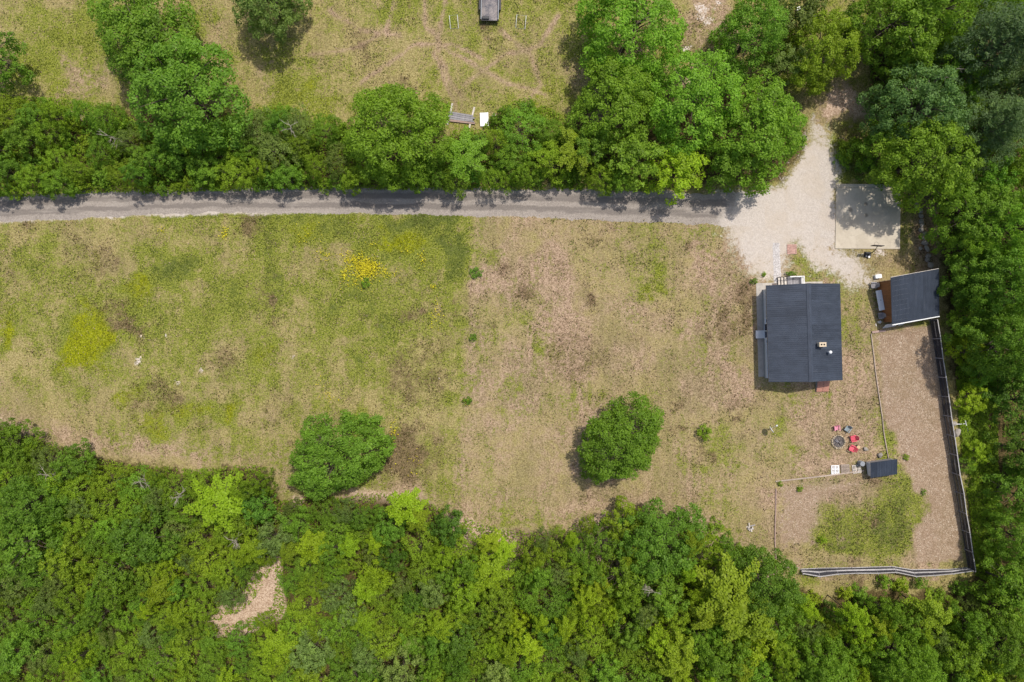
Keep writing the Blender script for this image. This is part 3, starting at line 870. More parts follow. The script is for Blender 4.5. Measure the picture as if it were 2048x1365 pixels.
# trees round the upper track
add_tree(1262, 55, 122, 'broad', 'bright', 10.5, 'bright green tree beside the pale dirt track above the grove', None, idx=0)
GV = 'grove trees above the gravel road'
for (x, y, r, c, h, lb) in [(1232, 205, 104, 'bright', 9.5, 'broad bright green grove tree beside the upper meadow shade'), (1385, 195, 112, 'bright', 10.0, 'largest bright green tree in the middle of the grove'), (1520, 262, 112, 'bright', 10.0, 'broad bright green grove tree overhanging the gravel drive'),
                            (1470, 318, 66, 'mid', 7.5, 'mid green grove tree between the yellow green one and the drive'), (1265, 315, 66, 'mid', 7.0, 'mid green grove tree at the road behind the yellow green one'), (1180, 290, 56, 'mid', 6.5, 'smaller mid green tree joining the grove to the hedge')]:
    add_tree(x, y, r, 'broad' if r > 70 else 'round', c, h, lb, GV)
add_tree(1358, 338, 66, 'round', 'lime', 6.5, 'yellow green tree of the grove leaning out over the gravel road', None)
add_tree(1508, 62, 82, 'broad', 'mid', 9.0, 'dark green tree beside the dirt track and the yellowish tree', None)
add_tree(1646, 100, 84, 'broad', 'yellow', 9.0, 'yellowish green tree above the leaf strewn clearing', None)
add_tree(1600, 22, 66, 'round', 'dull', 7.0, 'dull grey green tree behind the yellowish tree', None)
add_tree(1575, 130, 50, 'round', 'grey', 6.0, 'low grey green tree squeezed beside the yellowish tree', None)
# wood on the right
WR = 'trees of the wood beside the concrete court'
for (x, y, r, k, c, h) in [(1790, 45, 105, 'broad', 'deep', 11), (1870, 20, 90, 'broad', 'mid', 12), (1838, 215, 96, 'broad', 'blue', 11.5), (1850, 318, 102, 'broad', 'mid', 11.5), (1768, 290, 56, 'round', 'deep', 6.0),
                           (1950, 430, 84, 'broad', 'mid', 9.5), (2020, 450, 80, 'broad', 'bright', 11), (1972, 550, 74, 'broad', 'mid', 8.5), (2025, 570, 80, 'broad', 'mid', 11), (2010, 690, 78, 'broad', 'deep', 11), (1900, 140, 60, 'round', 'deep', 9)]:
    add_tree(x, y, r, k, c, h, {'blue': 'pale blue green tree with full crown overhanging the concrete court', 'deep': 'deep green tree in the shaded wood above the concrete court',
                               'mid': 'mid green full crowned tree in the wood beside the court', 'bright': 'bright green full crowned tree deep in the wood beside the court'}[c], WR)
for (x, y, r, h) in [(1985, 95, 112, 15), (1985, 255, 92, 14), (2060, 170, 80, 14)]:
    add_tree(x, y, r, 'conifer', 'pine', h, 'tall dull green conifer in the wood beside the court', 'tall conifers in the wood', zc=.6)
# strip behind the fence
FB = 'young trees behind the tall fence'
for (x, y, r, k, c, h) in [(1942, 650, 42, 'round', 'bright', 5.0), (1936, 705, 40, 'round', 'lime', 4.2), (1962, 745, 36, 'feathery', 'bright', 4.0), (1946, 798, 36, 'round', 'lime', 3.4), (2046, 800, 60, 'round', 'deep', 7), (1958, 905, 30, 'round', 'lime', 2.8),
                           (1938, 930, 20, 'feathery', 'bright', 2.0), (2050, 900, 56, 'round', 'deep', 7), (2044, 990, 56, 'round', 'mid', 7), (1990, 1020, 26, 'feathery', 'olive', 2.6), (2046, 1080, 62, 'broad', 'mid', 8), (2020, 1168, 58, 'round', 'bright', 7), (2060, 1180, 50, 'round', 'mid', 8), (2050, 730, 56, 'round', 'mid', 7)]:
    add_tree(x, y, r, k, c, h, {'lime': 'small lime green tree close behind the tall fence', 'bright': 'bright green young tree in the strip behind the fence', 'deep': 'deep green tree in the wood beyond the fence strip',
                               'mid': 'mid green tree in the wood beyond the fence corner', 'olive': 'small olive feathery tree behind the fence'}[c], FB)
# south wood, trees that stand out
SW = 'trees of the wood below the lawn'
for (x, y, r) in [(440, 1003, 62), (507, 1100, 34), (362, 1225, 30), (630, 1090, 40), (812, 1012, 44), (980, 1142, 48), (1142, 1078, 18), (700, 1090, 26), (1060, 1290, 34), (560, 1290, 44), (880, 1250, 30), (300, 1215, 18), (1170, 1190, 30), (730, 1240, 28)]:
    add_tree(x, y, r, 'spray', 'lime', 7.0 if r > 30 else 6.4, 'lime green tree with open leafy sprays in the lower wood', 'lime trees of the lower wood', jit=.1)
for (x, y, r, k, c, h) in [(1322, 1085, 92, 'broad', 'mid', 8.5), (1245, 1045, 46, 'round', 'olive', 5.0), (1200, 1085, 40, 'round', 'mid', 5.5), (1530, 1170, 84, 'broad', 'deep', 9.0), (290, 1075, 70, 'round', 'deep', 7.5), (50, 1010, 76, 'broad', 'deep', 8.0), (60, 1085, 70, 'round', 'deep', 7.5),
                           (520, 1010, 46, 'round', 'deep', 6.5), (625, 1300, 50, 'round', 'grey', 7), (150, 930, 48, 'round', 'mid', 5.5), (30, 880, 46, 'round', 'bright', 5.2), (1330, 1180, 60, 'round', 'mid', 8), (1240, 1150, 56, 'round', 'olive', 7)]:
    add_tree(x, y, r, k, c, h, {'mid': 'round mid green tree in the lower wood', 'olive': 'round olive tree in the lower wood', 'deep': 'round deep green tree in the lower wood', 'grey': 'pale grey green tree in the lower wood',
                               'bright': 'bright green round tree at the end of the lower wood'}[c], SW)
for (x, y, r, h) in [(1452, 1170, 78, 9.5), (1480, 1230, 60, 9.0), (1410, 1225, 40, 8.0), (1355, 1290, 44, 8), (1850, 1220, 44, 8)]:
    add_tree(x, y, r, 'spray', 'yellow', h, 'yellowish tree of layered sprays ' + {1452: 'touching the deep green tree off the enclosure corner', 1480: 'just below the largest yellowish one', 1410: 'on the lawn bay side of the largest one', 1355: 'standing apart deep in the lower wood', 1850: 'close below the sagging fence'}[x], 'yellowish layered trees', jit=.08)

def inside(poly, x, y):
    r = False; n = len(poly)
    for i in range(n):
        x0, y0 = poly[i]; x1, y1 = poly[(i + 1) % n]
        if (y0 > y) != (y1 > y) and x < (x1 - x0) * (y - y0) / (y1 - y0) + x0: r = not r
    return r
CLEAR = [(553, 1122), (549, 1212), (524, 1224), (450, 1256), (432, 1241), (506, 1206), (528, 1163)]
def near(x, y, r, k):
    for (a, b, c) in TREES:
        if math.hypot(a - x, b - y) < k * (r + c): return True
    return False
def scatter(poly, n, pick, k=0.55, edge=0.6):
    xs = [p[0] for p in poly]; ys = [p[1] for p in poly]
    done = 0
    for _ in range(n):
        x = random.uniform(min(xs), max(xs)); y = random.uniform(min(ys), max(ys))
        if not inside(poly, x, y): continue
        kind, r, colr, h, lab, grp, cat = pick(x, y)
        if any(not inside(poly, x + r * edge * math.cos(a), y + r * edge * math.sin(a)) for a in (0, .8, 1.6, 2.4, 3.1, 3.9, 4.7, 5.5)): continue
        if any(inside(CLEAR, x + q * r * math.cos(a), y + q * r * math.sin(a)) for a in (0, .6, 1.2, 1.8, 2.4, 3.0, 3.6, 4.2, 4.8, 5.4) for q in (.5, .8)) or inside(CLEAR, x, y): continue
        if near(x, y, r, k): continue
        add_tree(x, y, r, kind, colr, h, lab, grp, cat)
        done += 1
    return done
SOUTH = [(-70, 835), (0, 842), (60, 868), (110, 885), (180, 912), (280, 930), (400, 936), (520, 925), (562, 1000), (640, 990), (730, 985), (830, 988), (900, 1020), (960, 1045), (1010, 1058), (1120, 1060),
         (1180, 1032), (1245, 1012), (1320, 1035), (1400, 1045), (1470, 1095), (1560, 1145), (1610, 1190), (1650, 1212), (1760, 1188), (1850, 1205), (1930, 1200), (1975, 1165), (2120, 1150), (2120, 1430), (-70, 1430)]
LAB = {('feathery', 'olive'): 'olive feathery young tree in the lower wood', ('feathery', 'mid'): 'mid green feathery young tree in the lower wood', ('feathery', 'dull'): 'dull brownish feathery tree in the lower wood',
       ('feathery', 'bright'): 'bright green feathery young tree in the lower wood', ('feathery', 'lime'): 'lime feathery young tree in the lower wood', ('round', 'mid'): 'round mid green tree in the lower wood',
       ('round', 'deep'): 'round deep green tree in the lower wood', ('round', 'bright'): 'bright green round tree of the lower wood', ('round', 'olive'): 'round olive tree in the lower wood',
       ('round', 'lime'): 'lime green round tree of the lower wood', ('round', 'grey'): 'pale grey green tree in the lower wood', ('round', 'blue'): 'blue green round tree of the lower wood', ('broad', 'mid'): 'broad mid green tree of the lower wood',
       ('broad', 'bright'): 'broad bright green tree of the lower wood', ('broad', 'deep'): 'broad deep green tree of the lower wood', ('spray', 'lime'): 'lime green tree with open leafy sprays in the lower wood', ('spray', 'yellow'): 'yellowish tree of layered sprays in the lower wood'}
def pick_south(x, y):
    u = random.random()
    if x < 620:
        k = 'feathery' if u < .76 else 'round' if u < .975 else 'spray'
    elif x < 1300:
        k = 'feathery' if u < .5 else 'round' if u < .94 else 'spray'
    else:
        k = 'feathery' if u < .08 else 'round' if u < .66 else 'broad' if u < .86 else 'spray'
    if y < 1010 and x < 620: k = 'feathery' if u < .9 else 'round'
    c = {'feathery': ['olive', 'olive', 'olive', 'mid', 'dull', 'bright'], 'round': ['mid', 'mid', 'deep', 'bright', 'olive', 'lime', 'grey'], 'broad': ['mid', 'bright', 'deep'], 'spray': ['lime', 'yellow']}[k]
    if x > 1300: c = {'round': ['mid', 'mid', 'bright', 'lime', 'bright', 'olive']}.get(k, c)
    c = random.choice(c)
    r = {'feathery': random.uniform(30, 50), 'round': random.uniform(30, 58), 'broad': random.uniform(64, 80), 'spray': random.uniform(22, 38)}[k]
    h = {'feathery': 4.6, 'round': 6.2, 'broad': 8.6, 'spray': 6.6}[k] * random.uniform(.85, 1.15)
    if x > 1300: h *= 1.2
    return k, r, c, h, LAB[(k, c)], 'lime trees of the lower wood' if (k, c) == ('spray', 'lime') else SW, 'tree'
scatter(SOUTH, 9000, pick_south, 0.46, 0.8)
def pick_south_fill(x, y):
    k = 'feathery' if x < 1300 or random.random() < .3 else 'round'
    c = random.choice(['olive', 'olive', 'mid', 'dull'] if k == 'feathery' else ['mid', 'olive'])
    return k, random.uniform(20, 30), c, random.uniform(3.0, 4.4), LAB[(k, c)], SW, 'tree'
scatter(SOUTH, 5000, pick_south_fill, 0.56, 0.6)

HEDGE = [(-70, 200), (60, 195), (180, 205), (250, 220), (330, 300), (430, 240), (560, 210), (660, 235), (700, 250), (720, 340), (880, 330), (905, 262), (960, 262), (1000, 215), (1060, 195), (1110, 225), (1150, 260), (1230, 330), (1310, 385), (1180, 382),
         (900, 382), (650, 380), (400, 384), (200, 388), (-70, 398)]
def pick_hedge(x, y):
    u = random.random()
    k = 'feathery' if u < .55 else 'round' if u < .85 else 'shrub'
    c = random.choice({'feathery': ['olive', 'mid', 'olive', 'dull', 'bright'], 'round': ['mid', 'deep', 'bright', 'olive'], 'shrub': ['mid', 'bright', 'olive']}[k])
    r = {'feathery': random.uniform(30, 52), 'round': random.uniform(28, 46), 'shrub': random.uniform(18, 28)}[k]
    h = {'feathery': 4.4, 'round': 5.0, 'shrub': 2.2}[k] * random.uniform(.85, 1.2)
    lab = {'olive': 'olive bushy tree of the hedge along the gravel road', 'mid': 'mid green bushy tree of the hedge along the gravel road', 'dull': 'dull brownish bushy tree of the roadside hedge', 'bright': 'bright green bushy tree of the roadside hedge', 'deep': 'deep green bushy tree of the roadside hedge'}[c]
    if k == 'shrub': lab = lab.replace('bushy tree', 'low shrub')
    return k, r, c, h, lab, 'hedge along the gravel road', 'shrub' if k == 'shrub' else 'tree'
add_tree(930, 312, 52, 'spray', 'bright', 6.0, 'bright layered tree of the hedge next to the lumber stack', None)
add_tree(1042, 262, 60, 'feathery', 'bright', 5.0, 'bright green feathery tree beside the small wire frame', None)
add_tree(1150, 300, 50, 'spray', 'yellow', 6.0, 'yellowish tree standing between the hedge and the grove', None)
scatter(HEDGE, 5000, pick_hedge, 0.5, 0.62)
def pick_hedge_fill(x, y):
    c = random.choice(['olive', 'mid', 'bright'])
    lab = {'olive': 'olive low shrub of the hedge along the gravel road', 'mid': 'mid green low shrub of the hedge along the gravel road', 'bright': 'bright green low shrub of the roadside hedge'}[c]
    return 'shrub', random.uniform(14, 22), c, random.uniform(1.5, 2.3), lab, 'hedge along the gravel road', 'shrub'
scatter(HEDGE, 4000, pick_hedge_fill, 0.6, 0.5)
EAST = [(1735, -60), (2120, -60), (2120, 1180), (2010, 1170), (2010, 1000), (2005, 900), (2005, 830), (1945, 760), (1912, 640), (1892, 530), (1870, 400), (1800, 355), (1740, 270)]
def pick_east(x, y):
    u = random.random()
    c = random.choice(['mid', 'deep', 'mid', 'bright'])
    k = 'round' if u < .75 else 'broad'
    lab = {'mid': 'mid green tree filling the wood on the court side', 'deep': 'deep green tree filling the wood on the court side', 'bright': 'bright green tree filling the wood on the court side'}[c]
    return k, random.uniform(36, 56) if k == 'round' else random.uniform(62, 74), c, random.uniform(6.5, 9), lab, WR, 'tree'
scatter(EAST, 3500, pick_east, 0.5, 1.02)
def pick_east_low(x, y):
    c = random.choice(['mid', 'deep'])
    lab = {'mid': 'mid green low shrub under the trees of the court wood', 'deep': 'deep green low shrub under the trees of the court wood'}[c]
    return 'shrub', random.uniform(18, 26), c, random.uniform(1.6, 2.4), lab, 'undergrowth of the court wood', 'shrub'
scatter(EAST, 1500, pick_east_low, 0.6, 0.8)

# single shrubs and weeds
def shrub(px, py, r, c, label, h=None, **kw):
    kw.setdefault('zc', .5)
    return add_tree(px, py, r, 'shrub', c, h if h else r / PPM * 1.25, label, None, 'shrub', **kw)
shrub(1410, 865, 19, 'olive', 'round olive shrub alone on the lawn beside the lone tree', 1.4)
shrub(934, 803, 12, 'bright', 'small green bush with yellow tips on the open lawn', .9)
shrub(946, 677, 11, 'deep', 'small dark weed clump in the middle of the lawn', .5)
shrub(952, 545, 15, 'deep', 'low dark weed clump on the lawn near the yellow flowers', .6)
shrub(731, 566, 12, 'bright', 'green weed clump among yellow flowers', .8)
shrub(1508, 563, 8, 'mid', 'small bush at the corner of the house apron', .8)
shrub(1582, 547, 13, 'deep', 'clipped dark green bush in front of the porch', .7, stretch=(1.0, .42), rot=0)
shrub(1528, 549, 6, 'olive', 'tiny bush beside the white stone path', .4)
shrub(1645, 1081, 10, 'lime', 'lime green sapling inside the fenced enclosure', 1.0)
shrub(1561, 968, 7, 'olive', 'olive weed tuft at the corner of the enclosure edging', .5)
shrub(1600, 977, 9, 'olive', 'low olive weeds along the enclosure edging', .4)
shrub(1848, 985, 7, 'mid', 'green weed tuft in the wood chips', .4)
shrub(1812, 915, 8, 'olive', 'olive weed patch beside the small coop', .35)
shrub(1705, 300, 34, 'olive', 'olive bush spreading above the concrete court', 1.6)
shrub(1735, 335, 30, 'mid', 'leafy bush at the upper edge of the concrete court', 1.6)
shrub(1685, 320, 22, 'deep', 'low dark bush beside the drive above the court', 1.0)
shrub(1770, 355, 26, 'mid', 'leafy bush leaning over the court corner', 1.8)
for (x, y, r, c) in [(1630, 1195, 20, 'yellow'), (1690, 1185, 18, 'yellow'), (1770, 1165, 18, 'bright'), (1800, 1170, 22, 'yellow'), (1720, 1188, 24, 'bright'), (1840, 1165, 16, 'olive'), (1875, 1195, 24, 'olive'), (1920, 1175, 20, 'mid')]:
    o = shrub(x, y, r, c, {'yellow': 'yellow green bush below the tall fence', 'bright': 'bright green bush below the tall fence', 'olive': 'olive bush below the fence corner', 'mid': 'mid green bush below the fence corner'}[c], 1.6)
    o['group'] = 'bushes below the tall fence'
for (x, y, r, c) in [(1480, 1105, 20, 'olive'), (1430, 1060, 22, 'olive'), (1390, 1060, 22, 'mid'), (1545, 1130, 18, 'olive'), (1450, 1085, 20, 'bright')]:
    o = shrub(x, y, r, c, {'olive': 'low olive bush fringing the lower wood', 'mid': 'low mid green bush fringing the lower wood', 'bright': 'low bright green bush fringing the lower wood'}[c], 1.3)
    o['group'] = 'bushes fringing the lower wood'

# say where each tree of a look-alike set stands, by the landmark next to it
MARKS = {'lower wood': [((500, 1200), 'beside the bare clearing'), ((672, 930), 'under the wide dark tree'), ((1080, 1075), 'round the curved lawn bay'), ((1300, 1040), 'below the lone lawn tree'), ((1560, 1160), 'off the enclosure corner'),
                        ((1760, 1190), 'below the sagging fence'), ((1960, 1190), 'off the fence corner'), ((200, 920), 'along the patchy meadow'), ((850, 1000), 'along the lawn edge')],
         'hedge': [((100, 390), 'before the road bends'), ((372, 300), 'under the largest tree'), ((793, 300), 'beside the dense round tree'), ((1000, 280), 'below the lumber stack'), ((600, 300), 'under the long tree shadow')],
         'court': [((1800, 370), 'over the court'), ((1900, 540), 'behind the shed'), ((1930, 800), 'behind the tall fence'), ((1990, 1100), 'off the fence corner'), ((1800, 60), 'above the leaf strewn clearing')]}
def dead_tree(px, py, h, label, seed):
    rng = random.Random(seed)
    x, y = P(px, py, h * .9)
    o = empty('dead_tree', (x, y, 0), rng.uniform(0, 6)); tag(o, label, 'dead tree', 'bare dead trees')
    tx, ty = rng.uniform(-.8, .8), rng.uniform(-.8, .8)
    MB().tube([(0, 0, -.1), (tx * .4, ty * .4, h * .5), (tx, ty, h)], [.09, .06, .015], 6).build('trunk', M['dead'], o)
    for k in range(9):
        u = .45 + .5 * rng.random(); a = rng.uniform(0, 6.28); l_ = rng.uniform(.6, 1.6)
        b = Vector((tx * u, ty * u, h * u)); e = b + Vector((math.cos(a) * l_, math.sin(a) * l_, rng.uniform(.1, .7)))
        m1 = b.lerp(e, .5) + Vector((rng.uniform(-.1, .1), rng.uniform(-.1, .1), .08))
        mb = MB().tube([b, m1, e], [.035, .022, .008], 5)
        for q in range(3):
            a2 = a + rng.uniform(-1, 1); mb.tube([m1, m1 + Vector((math.cos(a2) * .5, math.sin(a2) * .5, rng.uniform(0, .3)))], [.016, .005], 4)
        mb.build('branch', M['dead'], o)
M['dead'] = basic('bleached_wood', S(176, 166, 150), 0.2, 5, 0.9, 0.15)
for i_, (x_, y_, h_, l_) in enumerate([(268, 968, 5.6, 'bleached dead tree among the feathery growth near the meadow edge'), (352, 985, 6.0, 'bare dead tree beside the lime spray tree'), (95, 940, 5.0, 'dead bare branches at the meadow corner of the wood'), (460, 1082, 6.5, 'dead tree between lime trees above the clearing'),
                                       (215, 262, 5.6, 'bare dead branch tree in the roadside hedge'), (570, 262, 5.8, 'dead bare tree in the hedge near the long shadow'), (1300, 1190, 8.0, 'dead tree among broad crowns of the lower wood'), (1905, 140, 12.0, 'tall dead tree beside the conifers')]):
    dead_tree(x_, y_, h_, l_, i_ + 3)
def relabel():
    by = {}
    for o, px, py, rp in LABELLED: by.setdefault(o['label'], []).append((o, px, py, rp))
    for lb, lst in by.items():
        if len(lst) < 3: continue
        key = 'lower wood' if 'lower wood' in lb else 'hedge' if 'hedge' in lb else 'court' if 'court' in lb else None
        if key is None: continue
        med = sorted(l[3] for l in lst)[len(lst) // 2]
        for o, px, py, rp in lst:
            d, t_ = min((math.hypot(px - m_[0][0], py - m_[0][1]), m_[1]) for m_ in MARKS[key])
            if key == 'lower wood' and d > 200: t_ = 'far from the lawn'
            w = ('larger ' if rp > med else 'smaller ') + lb + ' ' + t_
            if len(w.split()) <= 16: o['label'] = w
relabel()

# ------------------------------------------------------------------ undergrowth and meadow cover nobody could count
def sample_poly(poly, n, rng):
    a = np.array(poly, float); x0, y0 = a.min(0); x1, y1 = a.max(0)
    x = rng.uniform(x0, x1, n); y = rng.uniform(y0, y1, n)
    ins = np.zeros(n, bool)
    for i in range(len(poly)):
        ax, ay = poly[i]; bx, by = poly[(i + 1) % len(poly)]
        ins ^= ((ay > y) != (by > y)) & (x < (bx - ax) * (y - ay) / ((by - ay) + 1e-9) + ax)
    return x[ins], y[ins]
def undergrowth(poly, n, colour, label, hmax, holes=()):
    rng = np.random.default_rng(900 + n)
    x, y = sample_poly(poly, n, rng)
    keep = np.ones(len(x), bool)
    for hp in holes:
        ins = np.zeros(len(x), bool)
        for i in range(len(hp)):
            ax, ay = hp[i]; bx, by = hp[(i + 1) % len(hp)]
            ins ^= ((ay > y) != (by > y)) & (x < (bx - ax) * (y - ay) / ((by - ay) + 1e-9) + ax)
        keep &= ~ins
    x, y = x[keep], y[keep]
    f = fbm(x, y, 77, 45, 4)
    k2 = f > 0.34; x, y, f = x[k2], y[k2], f[k2]
    z = 0.05 + hmax * np.clip((f - .3) * 2.2, 0, 1) * rng.random(len(x)) ** .6
    pos = np.stack([(x - 1024) / PPM, (682.5 - y) / PPM, z], -1)
    nr = np.array([[0, 0, 1.0]]) + rng.normal(size=(len(x), 3)) * .5
    me = leaves_mesh('undergrowth', pos, nr, .24 * (.6 + .8 * rng.random(len(x))), np.clip(rng.normal(.45, .22, len(x)), 0, 1), .6, rng)
    o = link('undergrowth', me); o.color = (*KCOL[colour], 1)
    tag(o, label, 'undergrowth', None, 'stuff')
HOLE2 = [(553, 1128), (549, 1212), (524, 1222), (451, 1255), (433, 1241), (506, 1206), (530, 1163)]
undergrowth(SOUTH, 170000, 'olive', 'ferny undergrowth carpeting the lower wood', 2.1, [HOLE2])
undergrowth(EAST, 70000, 'mid', 'leafy undergrowth carpeting the wood beside the court', 1.2)
undergrowth(HEDGE, 60000, 'olive', 'leafy undergrowth at the foot of the roadside hedge', 1.0)
undergrowth([(1905, 640), (1990, 640), (2000, 1180), (1950, 1150), (1935, 1000), (1915, 830)], 30000, 'olive', 'weedy strip of growth behind the tall fence', .5)

def cover_mat():
    m, nt, out = node_mat('grass_blades')
    t = NT(nt)
    a = t.attr('tint')
    b = t.bsdf(a.outputs['Color'], 0.8, 0.15)
    tr = t.n.new('ShaderNodeBsdfTranslucent'); t.l.new(a.outputs['Color'], tr.inputs['Color'])
    ms = t.n.new('ShaderNodeMixShader'); ms.inputs[0].default_value = 0.3
    t.l.new(b, ms.inputs[1]); t.l.new(tr.outputs[0], ms.inputs[2])
    nt.links.new(ms.outputs[0], out.inputs[0])
    return m
M['cover'] = cover_mat()
def look(mask, x, y):
    """value of a ground mask at photograph pixels"""
    ix = np.clip(np.searchsorted(GX, (x - 1024) / PPM), 0, len(GX) - 1); iy = np.clip(np.searchsorted(GY, (682.5 - y) / PPM), 0, len(GY) - 1)
    return mask[iy, ix]
def blades(name, x, y, z, size, tint, label, cat, tilt=.8, aspect=.5):
    rng = np.random.default_rng(len(x))
    n = len(x)
    pos = np.stack([(x - 1024) / PPM, (682.5 - y) / PPM, z], -1)
    nr = np.array([[0, 0, 1.0]]) + rng.normal(size=(n, 3)) * tilt
    me = leaves_mesh(name, pos, nr, size, np.zeros(n), aspect, rng)
    me.materials.clear(); me.materials.append(M['cover'])
    at = me.attributes.new('tint', 'FLOAT_COLOR', 'POINT')
    c4_ = np.concatenate([tint, np.ones((n, 1))], 1)
    at.data.foreach_set('color', np.repeat(c4_, 4, axis=0).astype(np.float32).ravel())
    o = link(name, me); tag(o, label, cat, None, 'stuff')
    return o
def meadow():
    rng = np.random.default_rng(55)
    n = 330000
    x = rng.uniform(-30, 1960, n); y = rng.uniform(-30, 1190, n)
    block = look(gravel, x, y) + look(litter, x, y) * 1.2
    g = look(green, x, y); b = look(brown, x, y); mo = look(moss, x, y); ch = look(chips, x, y)
    f = fbm(x, y, 131, 22, 4)
    p = .22 + .55 * np.clip(g - .2, 0, 1) + .8 * b
    keep = (block + (f - .5) < .45) & (rng.random(n) < p * (.3 + 1.4 * (f > .5))) & (ch + (f - .5) * .8 < .6)
    # keep off the house, shed, court and the road
    for (x0, y0, x1, y1) in ((1505, 560, 1690, 775), (1745, 535, 1885, 660), (1668, 365, 1805, 500), (-100, 378, 1480, 428), (1665, 870, 1690, 898), (1570, 485, 1598, 512)):
        keep &= ~((x > x0) & (x < x1) & (y > y0) & (y < y1))
    x, y, g, b, mo, f = x[keep], y[keep], g[keep], b[keep], mo[keep], f[keep]
    n = len(x)
    u = rng.random(n)
    gp = np.clip((g - .25) * 1.0 + (f - .5) * 1.2, 0, 1)
    dry = np.array(S(190, 170, 126)[:3]); dr2 = np.array(S(206, 180, 150)[:3]); gr = np.array(S(112, 124, 52)[:3]); ms_ = np.array(S(146, 146, 32)[:3]); de = np.array(S(92, 76, 50)[:3])
    t = np.where(u[:, None] < gp[:, None], gr + (ms_ - gr) * np.clip(mo, 0, 1)[:, None], dry + (dr2 - dry) * rng.random((n, 1)))
    t = np.where((rng.random(n) < b * .75)[:, None], de, t)
    t = t * (0.76 + .4 * rng.random((n, 1)))
    z = .02 + .07 * rng.random(n) + .10 * b * rng.random(n)
    blades('meadow_grass', x, y, z, .10 + .16 * rng.random(n) ** 1.5, t, 'patchy green and straw coloured meadow grass around the house', 'grass')
    # yellow flowers
    X, Y = [], []
    for (cx, cy, rx, ry, k) in [(735, 537, 22, 18, 900), (705, 520, 18, 14, 200), (690, 548, 12, 16, 80), (780, 548, 16, 10, 60), (845, 520, 6, 14, 40), (866, 572, 6, 6, 24), (876, 630, 8, 28, 36), (790, 862, 8, 22, 40), (660, 795, 14, 10, 30), (640, 775, 16, 20, 16), (450, 466, 7, 12, 60),
                                (325, 460, 8, 5, 16), (650, 510, 30, 14, 40), (715, 555, 20, 24, 120), (830, 930, 24, 18, 24), (800, 905, 40, 30, 24), (934, 803, 7, 7, 24), (620, 465, 30, 26, 30), (745, 487, 10, 6, 14), (812, 502, 8, 5, 12), (865, 640, 10, 30, 26)]:
        X.append(cx + rx * .6 * rng.normal(size=k)); Y.append(cy + ry * .6 * rng.normal(size=k))
    X = np.concatenate(X); Y = np.concatenate(Y); n = len(X)
    t = np.array([[.70, .62, .035]]) * (.6 + .5 * rng.random((n, 1))) * np.array([[1, 1, 1]])
    blades('yellow_flowers', X, Y, .12 + .3 * rng.random(n), .09 + .14 * rng.random(n), t, 'yellow wildflowers growing in patches on the meadow', 'flowers', .5, .8)
meadow()

# ------------------------------------------------------------------ buildings
def ribbed(width, length, thick, n, rib_h, rib_w):
    """ribbed sheet: spans 0..width along x, runs 0..length along -y, lies on z = 0"""
    prof = [(0, 0)]
    p = width / n
    for i in range(n):
        c = p * (i + 0.5)
        prof += [(c - rib_w, 0), (c - rib_w * .5, rib_h), (c + rib_w * .5, rib_h), (c + rib_w, 0)]
    prof.append((width, 0))
    poly = prof + [(width, -thick), (0, -thick)]
    m = len(poly); mb = MB()
    mb.v = [(x, 0, z) for x, z in poly] + [(x, -length, z) for x, z in poly]
    mb.f = [tuple(range(m)), tuple(range(m, 2 * m))[::-1]] + [(i, i + m, (i + 1) % m + m, (i + 1) % m) for i in range(m)]
    return mb

def framed_window(parent, face_x, y0, y1, z0, z1, panes=1, name='window'):
    """window in a wall that faces -x"""
    w = MB().b(face_x - 0.012, face_x + 0.05, y0 + .05, y1 - .05, z0 + .05, z1 - .05).build(name, M['glass'], parent)
    fr = MB()
    fr.b(face_x - .05, face_x + .03, y0, y1, z0, z0 + .07); fr.b(face_x - .05, face_x + .03, y0, y1, z1 - .07, z1)
    fr.b(face_x - .048, face_x + .03, y0, y0 + .07, z0 + .07, z1 - .07); fr.b(face_x - .048, face_x + .03, y1 - .07, y1, z0 + .07, z1 - .07)
    for k in range(1, panes):
        yc = y0 + (y1 - y0) * k / panes
        fr.b(face_x - .045, face_x + .03, yc - .035, yc + .035, z0 + .07, z1 - .07)
    fr.build('frame', M['white_paint'], w)
    MB().b(face_x - .16, face_x + .02, y0 - .04, y1 + .04, z0 - .06, z0 - .004).build('sill', M['white_paint'], w)
    return w

